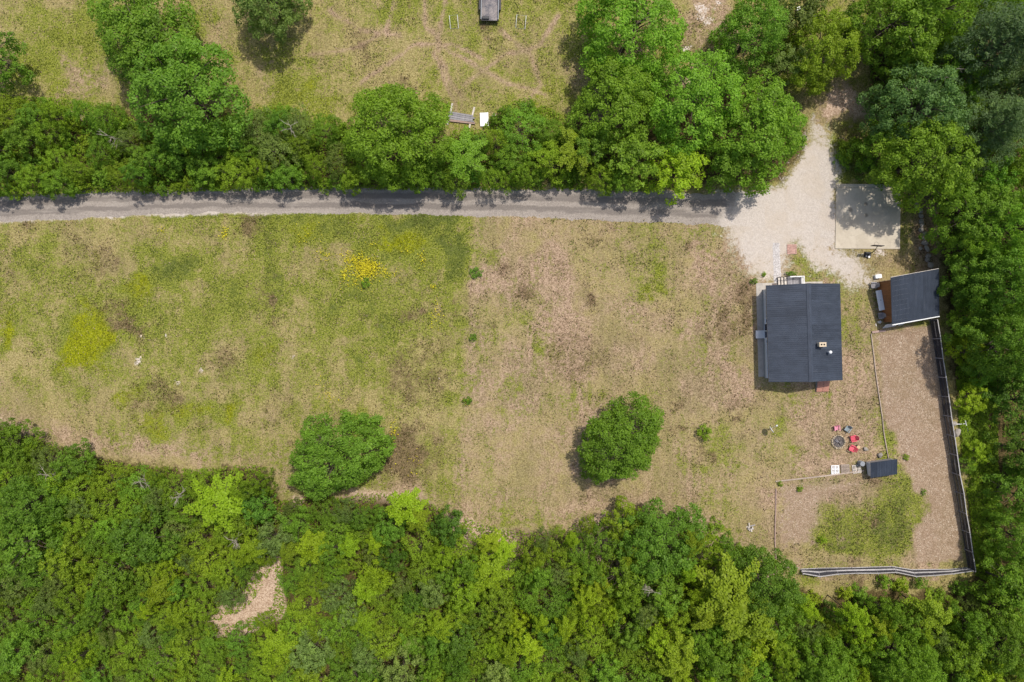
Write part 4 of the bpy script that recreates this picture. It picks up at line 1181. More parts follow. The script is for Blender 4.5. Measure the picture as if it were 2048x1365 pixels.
def house():
    cx, cy = 566.15 / PPM, 16.0 / PPM
    h = empty('house', (cx, cy, 0), R(1.5))
    tag(h, 'low house with slate blue ribbed metal roof, tan chimney and porch', 'house')
    HX, HY, ZE, ZR = 4.46, 5.85, 2.70, 4.27
    wx, wy, zt = 3.95, 5.5, 2.62
    sl = (ZR - ZE) / HX
    MB().b(-wx, -wx + .15, -wy, wy, 0.35, zt + .1).build('wall', M['siding'], h)
    MB().b(wx - .15, wx, -wy, wy, 0.35, zt + .1).build('wall', M['siding'], h)
    for y0, y1 in ((-wy + .003, -wy + .15), (wy - .15, wy - .003)):
        g = MB(); xi = wx - .152
        zl = ZE + (HX - xi) * sl - .10
        poly = [(-xi, 0.35), (xi, 0.35), (xi, zl), (0, ZR - .12), (-xi, zl)]
        g.v = [(x, y0, z) for x, z in poly] + [(x, y1, z) for x, z in poly]
        g.f = [(0, 1, 2, 3, 4), (9, 8, 7, 6, 5)] + [(i, (i + 1) % 5, (i + 1) % 5 + 5, i + 5) for i in range(5)]
        g.build('wall', M['siding'], h)
    MB().b(-wx - .02, wx + .02, -wy - .02, wy + .02, -.1, .349).build('foundation', M['foundation'], h)
    # roof of ribbed sheets
    rf = MB()
    xo = HX - .06
    pf = [(-xo, ZE - .06), (0, ZR - .055), (xo, ZE - .06), (xo, ZE - .16), (0, ZR - .16), (-xo, ZE - .16)]
    rf.v = [(x, -HY + .05, z) for x, z in pf] + [(x, HY - .05, z) for x, z in pf]
    rf.f = [(5, 4, 1, 0), (4, 3, 2, 1), (6, 7, 10, 11), (7, 8, 9, 10)] + [(i, (i + 1) % 6, (i + 1) % 6 + 6, i + 6) for i in range(6)]
    roof = rf.build('roof', M['dark_metal'], h)
    ln = math.hypot(HX, ZR - ZE); ang = math.atan2(ZR - ZE, HX)
    me = ribbed(2 * HY / 12, ln, .03, 4, .018, .045).mesh('roof_panel'); me.materials.append(M['roof'])
    for k in range(12):
        y = -HY + k * 2 * HY / 12
        jit = random.uniform(-.004, .004)
        o = link('roof_panel', me, None, roof, (0, y, ZR + jit), None)
        o.rotation_euler = Matrix(((0, math.cos(ang), math.sin(ang)), (1, 0, 0), (0, math.sin(ang), -math.cos(ang)))).to_euler()  # replaced below
        # columns: panel x -> house y, panel -y -> down slope east, panel z -> outward
        ex = Vector((0, 1, 0)); ez = Vector((math.sin(ang), 0, math.cos(ang))); ey = ez.cross(ex)
        o.rotation_euler = Matrix((ex, ey, ez)).transposed().to_euler()
        o2 = link('roof_panel', me, None, roof, (0, y + 2 * HY / 12, ZR - jit), None)
        ex2 = Vector((0, -1, 0)); ez2 = Vector((-math.sin(ang), 0, math.cos(ang))); ey2 = ez2.cross(ex2)
        o2.rotation_euler = Matrix((ex2, ey2, ez2)).transposed().to_euler()
    rc = MB()
    for s in (-1, 1):
        rc.box((s * .13, 0, ZR + .045 - .13 * sl), (.28, 2 * HY + .04, .022), (0, s * ang, 0))
    rc.build('ridge_cap', M['roof'], roof)
    # rake and eave trim
    MB().b(-HX - .03, -HX + .02, -HY, HY, ZE - .13, ZE + .0).build('eave_trim', M['dark_metal'], roof)
    MB().b(HX - .02, HX + .03, -HY, HY, ZE - .13, ZE + .0).build('eave_trim', M['dark_metal'], roof)
    # chimney with two flues
    ch = MB().b(.92, 1.68, -1.68, -1.22, 3.4, 4.62).build('chimney', M['chimney'], h, bevel=.012)
    MB().b(.88, 1.72, -1.72, -1.18, 4.623, 4.70).build('cap', M['chimney'], ch, bevel=.01)
    for x in (1.13, 1.46):
        MB().tube([(x, -1.45, 4.60), (x, -1.45, 4.712)], .10, 12).build('flue', M['flue'], ch)
    fl = MB().b(.84, 1.76, -1.76, -1.14, 3.3, 4.02)
    fl.build('flashing', M['roof'], ch)
    vp = MB().tube([(2.5, -2.4, 3.2), (2.5, -2.4, 3.95)], .085, 12, True).build('vent_pipe', M['white_metal'], h, smooth=False)
    MB().tube([(2.5, -2.4, 3.953), (2.5, -2.4, 4.0), (2.5, -2.4, 4.09), (2.5, -2.4, 4.13)], [.2, .2, .15, .04], 14).build('vent_cap', M['white_metal'], vp)
    # openings in the long wall
    framed_window(h, -wx, 1.33, 1.85, .98, 2.3)
    framed_window(h, -wx, -1.22, -.66, .98, 2.3)
    framed_window(h, -wx, -3.42, -1.34, 1.22, 2.45, 2)
    framed_window(h, -wx, -5.38, -3.5, 1.22, 2.45, 2)
    framed_window(h, -wx, 2.9, 3.5, 1.4, 2.4)
    d = MB().b(-wx - .012, -wx + .05, -.5, 1.2, .46, 2.3).build('sliding_door', M['glass'], h)
    f = MB(); f.b(-wx - .06, -wx + .02, -.58, 1.28, .38, .46); f.b(-wx - .06, -wx + .02, -.58, 1.28, 2.3, 2.38)
    for y in (-.54, .35, 1.24): f.b(-wx - .058, -wx + .02, y - .045, y + .045, .463, 2.298)
    f.build('frame', M['white_paint'], d)
    MB().b(-wx - .085, -wx - .06, .42, .46, 1.1, 1.4).build('handle', M['black_metal'], d)
    # small boarded step under the sliding door
    st = MB(); st.b(-5.02, -wx - .03, -.5, -.44, 0, .36); st.b(-5.02, -wx - .03, .34, .40, 0, .36); st.b(-5.02, -4.96, -.44, .34, 0, .36)
    stp = st.build('step', M['grey_timber'], h)
    for k in range(7):
        x = -5.05 + k * .152
        MB().b(x, x + .138, -.55, .44, .362, .40).build('tread', M['white_paint'], stp)
    # porch: landing, three treads down to the left, rails
    po = MB().b(-1.0, .72, 5.52, 6.98, .03, .58).build('porch', M['foundation'], h)
    for k in range(9):
        x = -1.03 + k * .197
        MB().b(x, x + .186, 5.52, 7.02, .583, .63).build('deck_board', M['grey_timber'], po)
    for k in range(3):
        x1 = -1.03 - k * .34; zt_ = .50 - k * .16
        MB().b(x1 - .31, x1 - .035, 5.55, 6.95, zt_ - .05, zt_).build('tread', M['pale_timber'], po)
        MB().b(x1 - .035, x1, 5.52, 6.98, .03, zt_ + .11).build('riser', M['dark_metal'], po)
    MB().b(-2.1, -2.06, 5.52, 6.98, .03, .16).build('riser', M['dark_metal'], po)
    for (x, y) in ((-1.0, 6.95), (.66, 6.95), (.66, 5.7), (-.15, 6.95)):
        MB().b(x - .045, x + .045, y - .045, y + .045, .632, 1.52).build('post', M['white_paint'], po)
    for z in (.85, 1.16, 1.5):
        MB().b(-.953, .613, 6.915, 6.985, z, z + .06).build('rail', M['white_paint'], po)
        MB().b(.625, .695, 5.748, 6.903, z, z + .06).build('rail', M['white_paint'], po)
    MB().tube([(-1.0, 6.95, 1.45), (-2.08, 6.95, .98)], .035, 7).build('handrail', M['dark_metal'], po)
    MB().b(-2.12, -2.04, 6.91, 6.99, .03, 1.0).build('post', M['dark_metal'], po)
    # sloping cellar door of two leaves
    cb = MB(); cb.v = [(2.4, -wy - .03, 0), (3.9, -wy - .03, 0), (3.9, -wy - .03, .75), (2.4, -wy - .03, .75), (2.4, -7.35, 0), (3.9, -7.35, 0), (3.9, -7.35, .16), (2.4, -7.35, .16)]
    cb.f = [(0, 1, 2, 3), (4, 7, 6, 5), (3, 2, 6, 7), (0, 3, 7, 4), (1, 5, 6, 2), (0, 4, 5, 1)]
    cd = cb.build('cellar_door', M['foundation'], h)
    sa = math.atan2(.59, 7.35 - wy - .03)
    for x0, x1 in ((2.39, 3.135), (3.165, 3.91)):
        MB().box(((x0 + x1) / 2, -(wy + .03 + 7.35) / 2 - .03, .455 + .035), (x1 - x0, 1.96, .035), (sa, 0, 0)).build('door_leaf', M['cellar_red'], cd, bevel=.006)
    return h
HOUSE = house()
def rel(root, x, y, z=0):
    c, s = math.cos(root.rotation_euler.z), math.sin(root.rotation_euler.z)
    return (root.location.x + x * c - y * s, root.location.y + x * s + y * c, z)
ap = empty('house_apron', rel(HOUSE, 0, 0), R(1.5)); tag(ap, kind='structure')
MB().b(-4.72, -3.975, -5.35, 6.35, -.05, .035).build('paving', M['concrete'], ap, bevel=.008)
MB().b(-3.972, 3.6, 5.525, 6.35, -.05, .030).build('paving', M['concrete'], ap, bevel=.008)
MB().b(4.0, 5.0, -5.75, -5.3, -.05, .03).build('paving', M['concrete'], ap, bevel=.008)
mt = MB().b(-.28, .28, -.62, .62, 0, .02).build('door_mat', M['mat'], None, loc=rel(HOUSE, -2.45, 6.35 - .7, .036), rot=(0, 0, R(1.5)))
tag(mt, 'brown door mat at the foot of the porch steps', 'mat')

def shed():
    cx, cy = 779.5 / PPM, 85.3 / PPM
    a = R(10.3)
    h = empty('garden_shed', (cx, cy, 0), a)
    tag(h, 'garden shed with dark ribbed sloping roof and brown plank front wall', 'shed')
    wx, wy = 2.76, 2.55
    ZN, ZS = 3.6, 2.1
    RX, RY = 2.93, 2.84
    sl = (ZN - ZS) / (2 * RY)
    zr = lambda y: ZS + (y + RY) * sl
    fw = MB().b(-wx + .03, -wx + .08, -wy, wy, 0.0, ZS - .1).build('front_wall', M['black_metal'], h)
    n = 26
    for k in range(n):
        y0 = -wy + k * 2 * wy / n; y1 = y0 + 2 * wy / n - .014
        zt = zr((y0 + y1) / 2) - .13
        MB().b(-wx - .02 + random.uniform(-.006, .006), -wx + .03, y0, y1, .06 + random.uniform(0, .03), zt).build('plank', M['brown_wood'], fw)
    for (y0, y1) in ((-wy, -wy + .08), (wy - .08, wy)):
        MB().b(-wx + .085, wx, y0, y1, 0, zr(y0 if y0 > 0 else y0) - .13).build('wall', M['grey_timber'], h)
    MB().b(wx - .08, wx, -wy + .083, wy - .083, 0, ZS - .08).build('wall', M['grey_timber'], h)
    deck = MB(); ang = math.atan2(ZN - ZS, 2 * RY)
    deck.box((0, 0, (ZN + ZS) / 2 - .085), (2 * RX - .08, 2 * RY / math.cos(ang) - .06, .08), (ang, 0, 0))
    roof = deck.build('roof', M['grey_timber'], h)
    me = ribbed(2 * RX / 6, 2 * RY / math.cos(ang), .03, 6, .02, .035).mesh('roof_panel'); me.materials.append(M['roof'])
    for k in range(6):
        link('roof_panel', me, None, roof, (-RX + k * 2 * RX / 6, RY, ZN), (ang, 0, 0))
    for r in range(9):
        y = -RY + .42 + r * .6
        mb = MB()
        nn = 11 + (r % 3)
        for i in range(nn):
            mb.box((-RX + .22 + i * .162 + random.uniform(-.01, .01), y + random.uniform(-.02, .02), zr(y) + .02), (.028, .03, .028))
        mb.build('screw_row', M['galv'], roof)
    MB().box((0, -RY - .06, ZS - .02), (2 * RX, .11, .1)).build('gutter', M['white_metal'], roof)
    MB().box((0, RY + .03, ZN - .05), (2 * RX, .05, .14)).build('fascia', M['pale_timber'], roof)
    return h
SHED = shed()

def slat_frame(name, w, d, nsl, mat, loc, rz, zt=.13, miss=()):
    """pallet: stringers, top slats, foot boards"""
    o = empty(name, loc, rz)
    for x in (-w / 2 + .05, 0, w / 2 - .05):
        MB().b(x - .04, x + .04, -d / 2, d / 2, .022, zt - .022).build('stringer', mat, o)
    for y in (-d / 2 + .06, d / 2 - .06, 0):
        MB().b(-w / 2, w / 2, y - .05, y + .05, 0, .02).build('foot_board', mat, o)
    sm = MB().b(-w / 2, w / 2, -.042, .042, -.011, .011).mesh('slat'); sm.materials.append(mat)
    for k in range(nsl):
        if k in miss: continue
        y = -d / 2 + .05 + k * (d - .1) / (nsl - 1)
        link('slat', sm, None, o, (random.uniform(-.01, .01), y, zt - .009), (0, 0, random.uniform(-.012, .012)))
    return o
p0 = P(1670.5, 940, .1); tag(slat_frame('pallet', 1.0, 1.12, 7, M['white_paint'], (*p0, 0), R(2)), 'white slatted pallet at the free end of the pallet row', 'pallet', 'pallets beside the coop')
p0 = P(1690.5, 938, .1); tag(slat_frame('pallet', 1.12, 1.08, 8, M['timber'], (*p0, 0), R(94)), 'weathered tan pallet in the middle of the pallet row', 'pallet', 'pallets beside the coop')
p0 = P(1713.5, 938.5, .1); tag(slat_frame('pallet', 1.06, 1.08, 7, M['pale_timber'], (*p0, 0), R(97), miss=(3,)), 'broken pale pallet with a missing slat next to the coop', 'pallet', 'pallets beside the coop')

def coop():
    o = empty('chicken_coop', (731 / PPM, -250.6 / PPM, 0), R(8))
    tag(o, 'small coop with dark ribbed roof and pale end wall', 'coop')
    X, Y, ZN, ZS = 1.65, 1.0, 1.75, 1.2
    ang = math.atan2(ZN - ZS, 2 * Y)
    for sx in (-1, 1):
        g = MB(); x0, x1 = sx * (X - .12), sx * (X - .17)
        pl = [(-.85, .38), (.85, .38), (.85, ZN - .11), (-.85, ZS - .02)]
        g.v = [(x0, y, z) for y, z in pl] + [(x1, y, z) for y, z in pl]
        g.f = [(0, 1, 2, 3), (7, 6, 5, 4)] + [(i, (i + 1) % 4, (i + 1) % 4 + 4, i + 4) for i in range(4)]
        g.build('end_wall', M['siding'], o)
    MB().b(-X + .175, X - .175, .8, .85, .38, ZN - .13).build('side_wall', M['grey_timber'], o)
    MB().b(-X + .175, X - .175, -.85, -.8, .38, ZS - .03).build('side_wall', M['grey_timber'], o)
    MB().b(-X + .12, X - .12, -.85, .85, .33, .378).build('floor', M['grey_timber'], o)
    for sx in (-1, 1):
        for sy in (-1, 1):
            MB().box((sx * (X - .2), sy * .78, .165), (.09, .09, .33)).build('leg', M['timber'], o)
    roof = MB().box((0, 0, (ZN + ZS) / 2 - .045), (2 * X - .06, 2 * Y / math.cos(ang) - .05, .05), (ang, 0, 0)).build('roof', M['grey_timber'], o)
    me = ribbed(2 * X / 4, 2 * Y / math.cos(ang), .02, 4, .022, .03).mesh('coop_panel'); me.materials.append(M['roof'])
    for k in range(4):
        link('roof_panel', me, None, roof, (-X + k * 2 * X / 4, Y, ZN), (ang, 0, 0))
    for k, x in enumerate((-.3, -.02, .35, .62, .9)):
        MB().box((x, -1.12, .36), (.09, .05, .78), (R(-16), 0, R(random.uniform(-8, 8)))).build('stake', M['pale_timber'], o)
    MB().b(-1.3, 1.1, -1.0, -.93, .5, .56).build('rail', M['timber'], o)
    return o
coop()

# ------------------------------------------------------------------ fences and edging
def beam(mb, a, b, w, t):
    """board from a to b, w tall, t thick"""
    a, b = Vector(a), Vector(b); d = (b - a); L_ = d.length
    side = Vector((-d.y, d.x, 0)).normalized() * t / 2
    up = Vector((0, 0, w / 2))
    vs_ = []
    for p in (a, b):
        vs_ += [p - side - up, p + side - up, p + side + up, p - side + up]
    mb.add(vs_, [(0, 1, 2, 3), (7, 6, 5, 4), (0, 4, 5, 1), (1, 5, 6, 2), (2, 6, 7, 3), (3, 7, 4, 0)])
    return mb
def fence(name, base, heights, leans, label, rails, post_r=.065):
    o = empty(name, (base[0][0], base[0][1], 0)); tag(o, label, 'fence', 'post and rail fences of the enclosure')
    bx, by = base[0]
    loc = [Vector((x - bx, y - by, 0)) for x, y in base]
    tops = [l + Vector((ln[0], ln[1], h)) for l, h, ln in zip(loc, heights, leans)]
    for l, t_ in zip(loc, tops):
        d = (t_ - l)
        MB().tube([l - d * .08, t_ + d * .05], [post_r, post_r * .85], 7).build('post', M['grey_timber'], o)
    for i in range(len(loc) - 1):
        d = (loc[i + 1] - loc[i]).normalized(); nrm = Vector((-d.y, d.x, 0)) * (post_r + .022)
        for (u, w, t_) in rails:
            a = loc[i].lerp(tops[i], u) + nrm; b = loc[i + 1].lerp(tops[i + 1], u) + nrm
            beam(MB(), a, b, w, t_).build('rail', M['fence_rail'], o)
        n2 = -nrm * (0.012 / nrm.length)
        q = [loc[i] + Vector((0, 0, .05)) + nrm * .55, loc[i + 1] + Vector((0, 0, .05)) + nrm * .55, tops[i + 1] + nrm * .55, tops[i] + nrm * .55]
        mb = MB(); mb.v = [tuple(p) for p in q] + [tuple(p + n2) for p in q]
        mb.f = [(0, 1, 2, 3), (7, 6, 5, 4), (0, 4, 5, 1), (1, 5, 6, 2), (2, 6, 7, 3), (3, 7, 4, 0)]
        mb.build('netting', M['netting'], o)
    return o
eb = []
for k in range(14):
    py = 640 + k * 38.2
    px = 1858 + (py - 634) * (1881.5 - 1857) / 166 if py < 800 else 1881.5 + (py - 800) * (1934 - 1881.5) / 334
    eb.append(P(px + random.uniform(-1, 1), py))
fence('post_and_rail_fence', eb, [1.45 + random.uniform(-.06, .06) for _ in eb], [(random.uniform(-.03, .05), random.uniform(-.05, .05)) for _ in eb],
      'long straight timber fence with dark netting beside the wood chip strip', [(.06, .09, .08), (.52, .09, .10), (.97, .10, .10)])
sb = [P(*p) for p in [(1601, 1139.5), (1634, 1137.5), (1671, 1137), (1709, 1136.5), (1749, 1135), (1786, 1134.5), (1823, 1140.5), (1860, 1140), (1897, 1140), (1934, 1137)]]
hs = [.85, 1.15, 1.2, 1.2, 1.25, 1.2, 1.2, 1.2, 1.15, 1.25]
lean = [(-.05, -.3), (-.1, -.72), (-.2, -.42), (-.2, -.34), (-.2, -.42), (-.2, -.36), (-.1, -.5), (-.1, -.4), (-.1, -.2), (0, 0)]
fence('post_and_rail_fence', sb, hs, lean, 'sagging zigzag timber fence with dark netting along the lower enclosure edge', [(.04, .10, .08), (.5, .10, .22), (.97, .11, .10)])

def edging(pts, label, mat, w=.16, t=.07, miss=()):
    o = empty('timber_edging', (*P(*pts[0]), 0)); tag(o, label, 'edging')
    x0, y0 = P(*pts[0])
    for i in range(len(pts) - 1):
        if i in miss: continue
        a = P(*pts[i]); b = P(*pts[i + 1])
        beam(MB(), (a[0] - x0, a[1] - y0, w / 2 - .02), (b[0] - x0, b[1] - y0, w / 2 - .02 + random.uniform(-.02, .01)), w, t).build('board', mat, o)
    return o
edging([(1743, 665), (1770, 661.5)], 'short pale board edging beside the shed', M['red_timber'], .2, .28)
edging([(1741.5, 668), (1746, 705), (1750.5, 745.5), (1757, 790), (1763.5, 832), (1767, 867), (1772, 895), (1776.5, 920)], 'long thin board edging between lawn and wood chips', M['timber'], .18, .10)
edging([(1550.5, 963), (1600, 957.5), (1640, 953), (1680, 948), (1727, 941.5)], 'board edging along the pallets and the enclosure top', M['timber'], .16, .16)
edging([(1551.5, 977), (1551, 1010), (1550, 1046), (1549.5, 1082), (1551, 1108), (1552, 1131)], 'board edging down the lawn side of the enclosure', M['red_timber'], .16, .13)
edging([(1553, 1133), (1598, 1135.5)], 'board edging leading to the sagging fence', M['timber'], .16, .13)

# ------------------------------------------------------------------ rocks
def rock_mesh(seed, sub=2):
    bm = bmesh.new(); bmesh.ops.create_icosphere(bm, subdivisions=sub, radius=1.0)
    for v in bm.verts:
        n = mnoise.noise(v.co * 1.3 + Vector((seed * 3.1, seed, 0))) * .35 + mnoise.noise(v.co * 3.2 + Vector((seed, 5, 1))) * .12
        v.co *= 1 + n
        v.co.z = max(v.co.z, -.55)
    me = bpy.data.meshes.new('rock'); bm.to_mesh(me); bm.free()
    return me
ROCKS = [rock_mesh(i + 1) for i in range(5)]
SMALL = [rock_mesh(i + 11, 1) for i in range(4)]
for m_ in ROCKS: m_.materials.append(M['rock'])
for m_ in SMALL: m_.materials.append(M['pit_stone'])
def rock(name, px, py, rx, ry, h, label, mesh=None, parent=None, rz=None, origin=(0, 0)):
    x, y = P(px, py, h * .5)
    o = link(name, mesh or random.choice(ROCKS), None, parent, (x - origin[0], y - origin[1], h * .30), (0, 0, random.uniform(0, 6) if rz is None else rz), (rx / PPM, ry / PPM, h * .58))
    if label: tag(o, label, 'rock')
    return o
rock('boulder', 1732, 898.5, 5.0, 3.8, .42, 'grey boulder near the log stump beside the fire pit chairs')
rock('boulder', 1761, 911, 5.2, 4.8, .5, 'rounded boulder beside the coop and the long edging')
rock('boulder', 1909, 848, 6, 5, .4, 'flat grey boulder close behind the fence')
rock('boulder', 1916, 866, 9, 6, .5, 'large grey boulder under lime leaves behind the fence')
wo_ = P(1838, 400)
sw = empty('stone_wall', (wo_[0], wo_[1], 0)); tag(sw, 'low row of grey field stones between court and wood', 'wall')
for (x, y, rx, ry, h) in [(1831, 402, 6, 4, .35), (1834, 412, 8, 5, .5), (1842, 422, 5, 5, .4), (1843, 432, 4, 6, .4), (1844, 443, 6, 5, .45), (1845, 451, 5, 4, .4), (1843, 460, 5, 5, .4), (1850, 468, 5, 5, .35), (1851, 486, 7, 5, .5), (1855, 497, 4, 8, .4), (1842, 497, 4, 4, .3), (1858, 512, 6, 5, .5), (1856, 520, 5, 5, .4), (1862, 531, 5, 7, .45), (1848, 477, 4, 4, .3)]:
    rock('stone', x, y, rx, ry, h, None, None, sw, origin=wo_)
# pale stones lying in the meadow
for i, (x, y) in enumerate([(275, 720), (281, 715), (270, 725), (282, 673), (400, 741), (357, 764), (588, 712), (878, 757)]):
    o = rock('stone', x, y, 1.6 + random.random() * 1.6, 1.4 + random.random(), .12, 'small pale stone lying in the patchy meadow', random.choice(SMALL)); o['group'] = 'pale stones in the meadow'

# ------------------------------------------------------------------ fire pit and seats
fx, fy = P(1676, 884)
fp = empty('fire_pit', (fx, fy, 0)); tag(fp, 'round stone ringed fire pit with charred logs', 'fire pit')
MB().tube([(0, 0, -.03), (0, 0, .05), (0, 0, .06)], [.72, .72, .3], 18).build('ash_bed', M['char'], fp)
for k in range(20):
    a = 6.2832 * k / 20 + random.uniform(-.03, .03); r_ = .80 + random.uniform(-.02, .02)
    link('stone', random.choice(SMALL), None, fp, (r_ * math.cos(a), r_ * math.sin(a), .10), (0, 0, a), (.11 + random.random() * .02, .135, .17))
for k in range(7):
    a = random.uniform(0, 3.14); x, y = random.uniform(-.3, .3), random.uniform(-.3, .3); l_ = random.uniform(.18, .38)
    MB().tube([(x - l_ * math.cos(a), y - l_ * math.sin(a), .10), (x + l_ * math.cos(a), y + l_ * math.sin(a), .14 + random.uniform(0, .06))], .05, 6).build('log', M['char'] if k % 3 else M['grey_timber'], fp)

def lawn_chair(px, py, face, mat, label, name='lawn_chair', s=1.0, group='chairs around the fire pit'):
    x, y = P(px, py, .4)
    d = Vector((face[0] - px, -(face[1] - py)))
    rz = math.atan2(d.y, d.x) + math.pi / 2
    o = empty(name, (x, y, 0), rz); tag(o, label, 'chair', group); o.scale = (s, s, s)
    MB().box((0, -.02, .36), (.54, .52, .04), (R(10), 0, 0)).build('seat', mat, o, bevel=.01)
    bk = MB()
    for k in range(5):
        bk.box(((k - 2) * .112, .34, .64 - abs(k - 2) * .02), (.098, .03, .72 - abs(k - 2) * .05), (R(-24), 0, 0))
    bk.build('backrest', mat, o)
    for sx in (-1, 1):
        MB().box((sx * .33, .0, .58), (.13, .68, .03)).build('armrest', mat, o, bevel=.008)
        MB().box((sx * .31, -.27, .28), (.05, .07, .57)).build('leg', mat, o)
        MB().box((sx * .31, .24, .28), (.05, .07, .57)).build('leg', mat, o)
    return o
PIT = (1676, 884)
lawn_chair(1674, 857, PIT, M['pink_plastic'], 'faded pink plastic lawn chair by the fire pit', s=.9)
lawn_chair(1695, 859, PIT, M['grey_plastic'], 'grey green plastic lawn chair by the fire pit', s=.95)
lawn_chair(1706.5, 877.5, PIT, M['red_plastic'], 'bright red lawn chair squarely facing the fire pit')
lawn_chair(1704, 897, PIT, M['red_plastic'], 'bright red lawn chair turned beside the cut log stump')
lawn_chair(1747, 571, (1720, 572), M['grey_timber'], 'grey slatted chair by the upper end of the brown plank wall', 'garden_chair', 1.0, 'grey chairs along the shed')
lawn_chair(1761.5, 632, (1735, 636), M['grey_timber'], 'grey slatted chair beside a white bucket at the shed', 'garden_chair', .95, 'grey chairs along the shed')
sx_, sy_ = P(1717, 895, .35)
st = empty('log_stump', (sx_, sy_, 0)); tag(st, 'cut log stump with pale top beside a red chair', 'stump')
MB().tube([(0, 0, -.02), (0, 0, .05), (0, 0, .36)], [.29, .26, .25], 12).build('bark', M['bark'], st)
MB().tube([(0, 0, .355), (0, 0, .375)], .235, 12).build('cut_face', M['stump'], st)

# barrel by the pallets
bx_, by_ = P(1725, 928, .8)
br = empty('metal_barrel', (bx_, by_, 0)); tag(br, 'round grey metal barrel between the pallets and the coop', 'barrel')
MB().tube([(0, 0, 0), (0, 0, .27), (0, 0, .29), (0, 0, .31), (0, 0, .55), (0, 0, .57), (0, 0, .59), (0, 0, .82)], [.29, .29, .31, .29, .29, .31, .29, .29], 16).build('drum', M['galv'], br)
MB().tube([(0, 0, .822), (0, 0, .85)], .305, 16).build('lid', M['galv'], br)

# satellite dish
dx_, dy_ = P(1543, 859.5, 1.3)
sd_o = empty('satellite_dish', (dx_, dy_, 0), math.atan2(8, 12)); tag(sd_o, 'white satellite dish on a short pole on the lawn', 'satellite dish')
MB().tube([(-.12, 0, -.1), (-.12, 0, 1.3)], .035, 8).build('pole', M['galv'], sd_o)
db = MB(); nr_, ns_ = 5, 22
for s_, off in ((0, 0), (1, -.02)):
    for i in range(nr_ + 1):
        r_ = .47 * i / nr_ if i else .001
        for k in range(ns_):
            t_ = 6.2832 * k / ns_
            db.v.append((off + .10 * (r_ / .47) ** 2, r_ * math.cos(t_), r_ * math.sin(t_)))
for s_ in (0, 1):
    o0 = s_ * (nr_ + 1) * ns_
    for i in range(nr_):
        for k in range(ns_):
            db.f.append((o0 + i * ns_ + k, o0 + i * ns_ + (k + 1) % ns_, o0 + (i + 1) * ns_ + (k + 1) % ns_, o0 + (i + 1) * ns_ + k))
for k in range(ns_):
    a_, b_ = nr_ * ns_ + k, nr_ * ns_ + (k + 1) % ns_
    db.f.append((a_, b_, b_ + (nr_ + 1) * ns_, a_ + (nr_ + 1) * ns_))
db.build('reflector', M['white_metal'], sd_o, smooth=True, loc=(-.06, 0, 1.3), rot=(0, R(-17), 0))
MB().tube([(0, 0, .86), (.45, 0, .98), (.78, 0, 1.16)], .022, 6).build('feed_arm', M['pale_timber'], sd_o)
MB().tube([(.72, 0, 1.18), (.8, 0, 1.2), (.9, 0, 1.24), (.94, 0, 1.25)], [.05, .1, .1, .04], 10).build('feed_horn', M['white_metal'], sd_o)

# heap of broken pale boards
hx, hy = P(1500.5, 1054)
for k in range(11):
    a = random.uniform(-.5, .5) + (0 if k % 2 else 1.4); l_ = random.uniform(.35, .75)
    o = MB().box((0, 0, 0), (l_, .09 + random.random() * .05, .03)).build('broken_board', M['pale_timber'] if k % 3 else M['grey_timber'], None, loc=(hx + random.uniform(-.35, .35), hy + random.uniform(-.4, .35), .04 + .028 * k), rot=(random.uniform(-.12, .12), random.uniform(-.12, .12), a))
    tag(o, 'broken pale board in the small heap on the dry lawn', 'board', 'heap of broken boards')

# brick pad
bp = empty('brick_pad', (*P(1583.3, 499), 0), R(1)); tag(bp, 'square pad of red bricks beside the white stone path', 'paving')
MB().b(-.6, .6, -.62, .62, -.05, .05).build('sand_bed', M['mortar'], bp)
bme = MB().box((0, 0, 0), (.188, .10, .06)).mesh('brick', bevel=.006); bme.materials.append(M['brick'])
for r_ in range(11):
    for c_ in range(6):
        x = -.5 + c_ * .198 + (.0 if r_ % 2 else .012)
        link('brick', bme, None, bp, (x, -.55 + r_ * .11, .062 + random.uniform(-.006, .006)), (0, 0, random.uniform(-.03, .03)))

# portable basketball hoop
bx_, by_ = P(1736, 509.5, .2)
bh = empty('basketball_hoop', (bx_, by_, 0), R(-4)); tag(bh, 'portable black basketball hoop at the edge of the concrete court', 'basketball hoop')
MB().box((0, 0, .14), (.86, .72, .28), None, .8).build('base', M['black_metal'], bh, bevel=.03)
MB().tube([(.12, -.3, .282), (.12, -.3, .31)], .13, 10).build('fill_cap', M['white_metal'], bh)
MB().tube([(-.25, -.22, .282), (-.25, -.22, .32)], .1, 10).build('fill_cap', M['galv'], bh)
MB().tube([(0, -.05, .2), (.0, .2, 1.5), (.0, .72, 2.3)], .05, 8).build('pole', M['black_metal'], bh)
bb = MB().box((.0, .80, 2.3), (1.32, .06, .84)).build('backboard', M['dark_metal'], bh, bevel=.01)
MB().tube([(.23 * math.cos(t * .3927), 1.08 + .23 * math.sin(t * .3927), 2.02) for t in range(17)], .012, 5).build('rim', M['dark_metal'], bb)

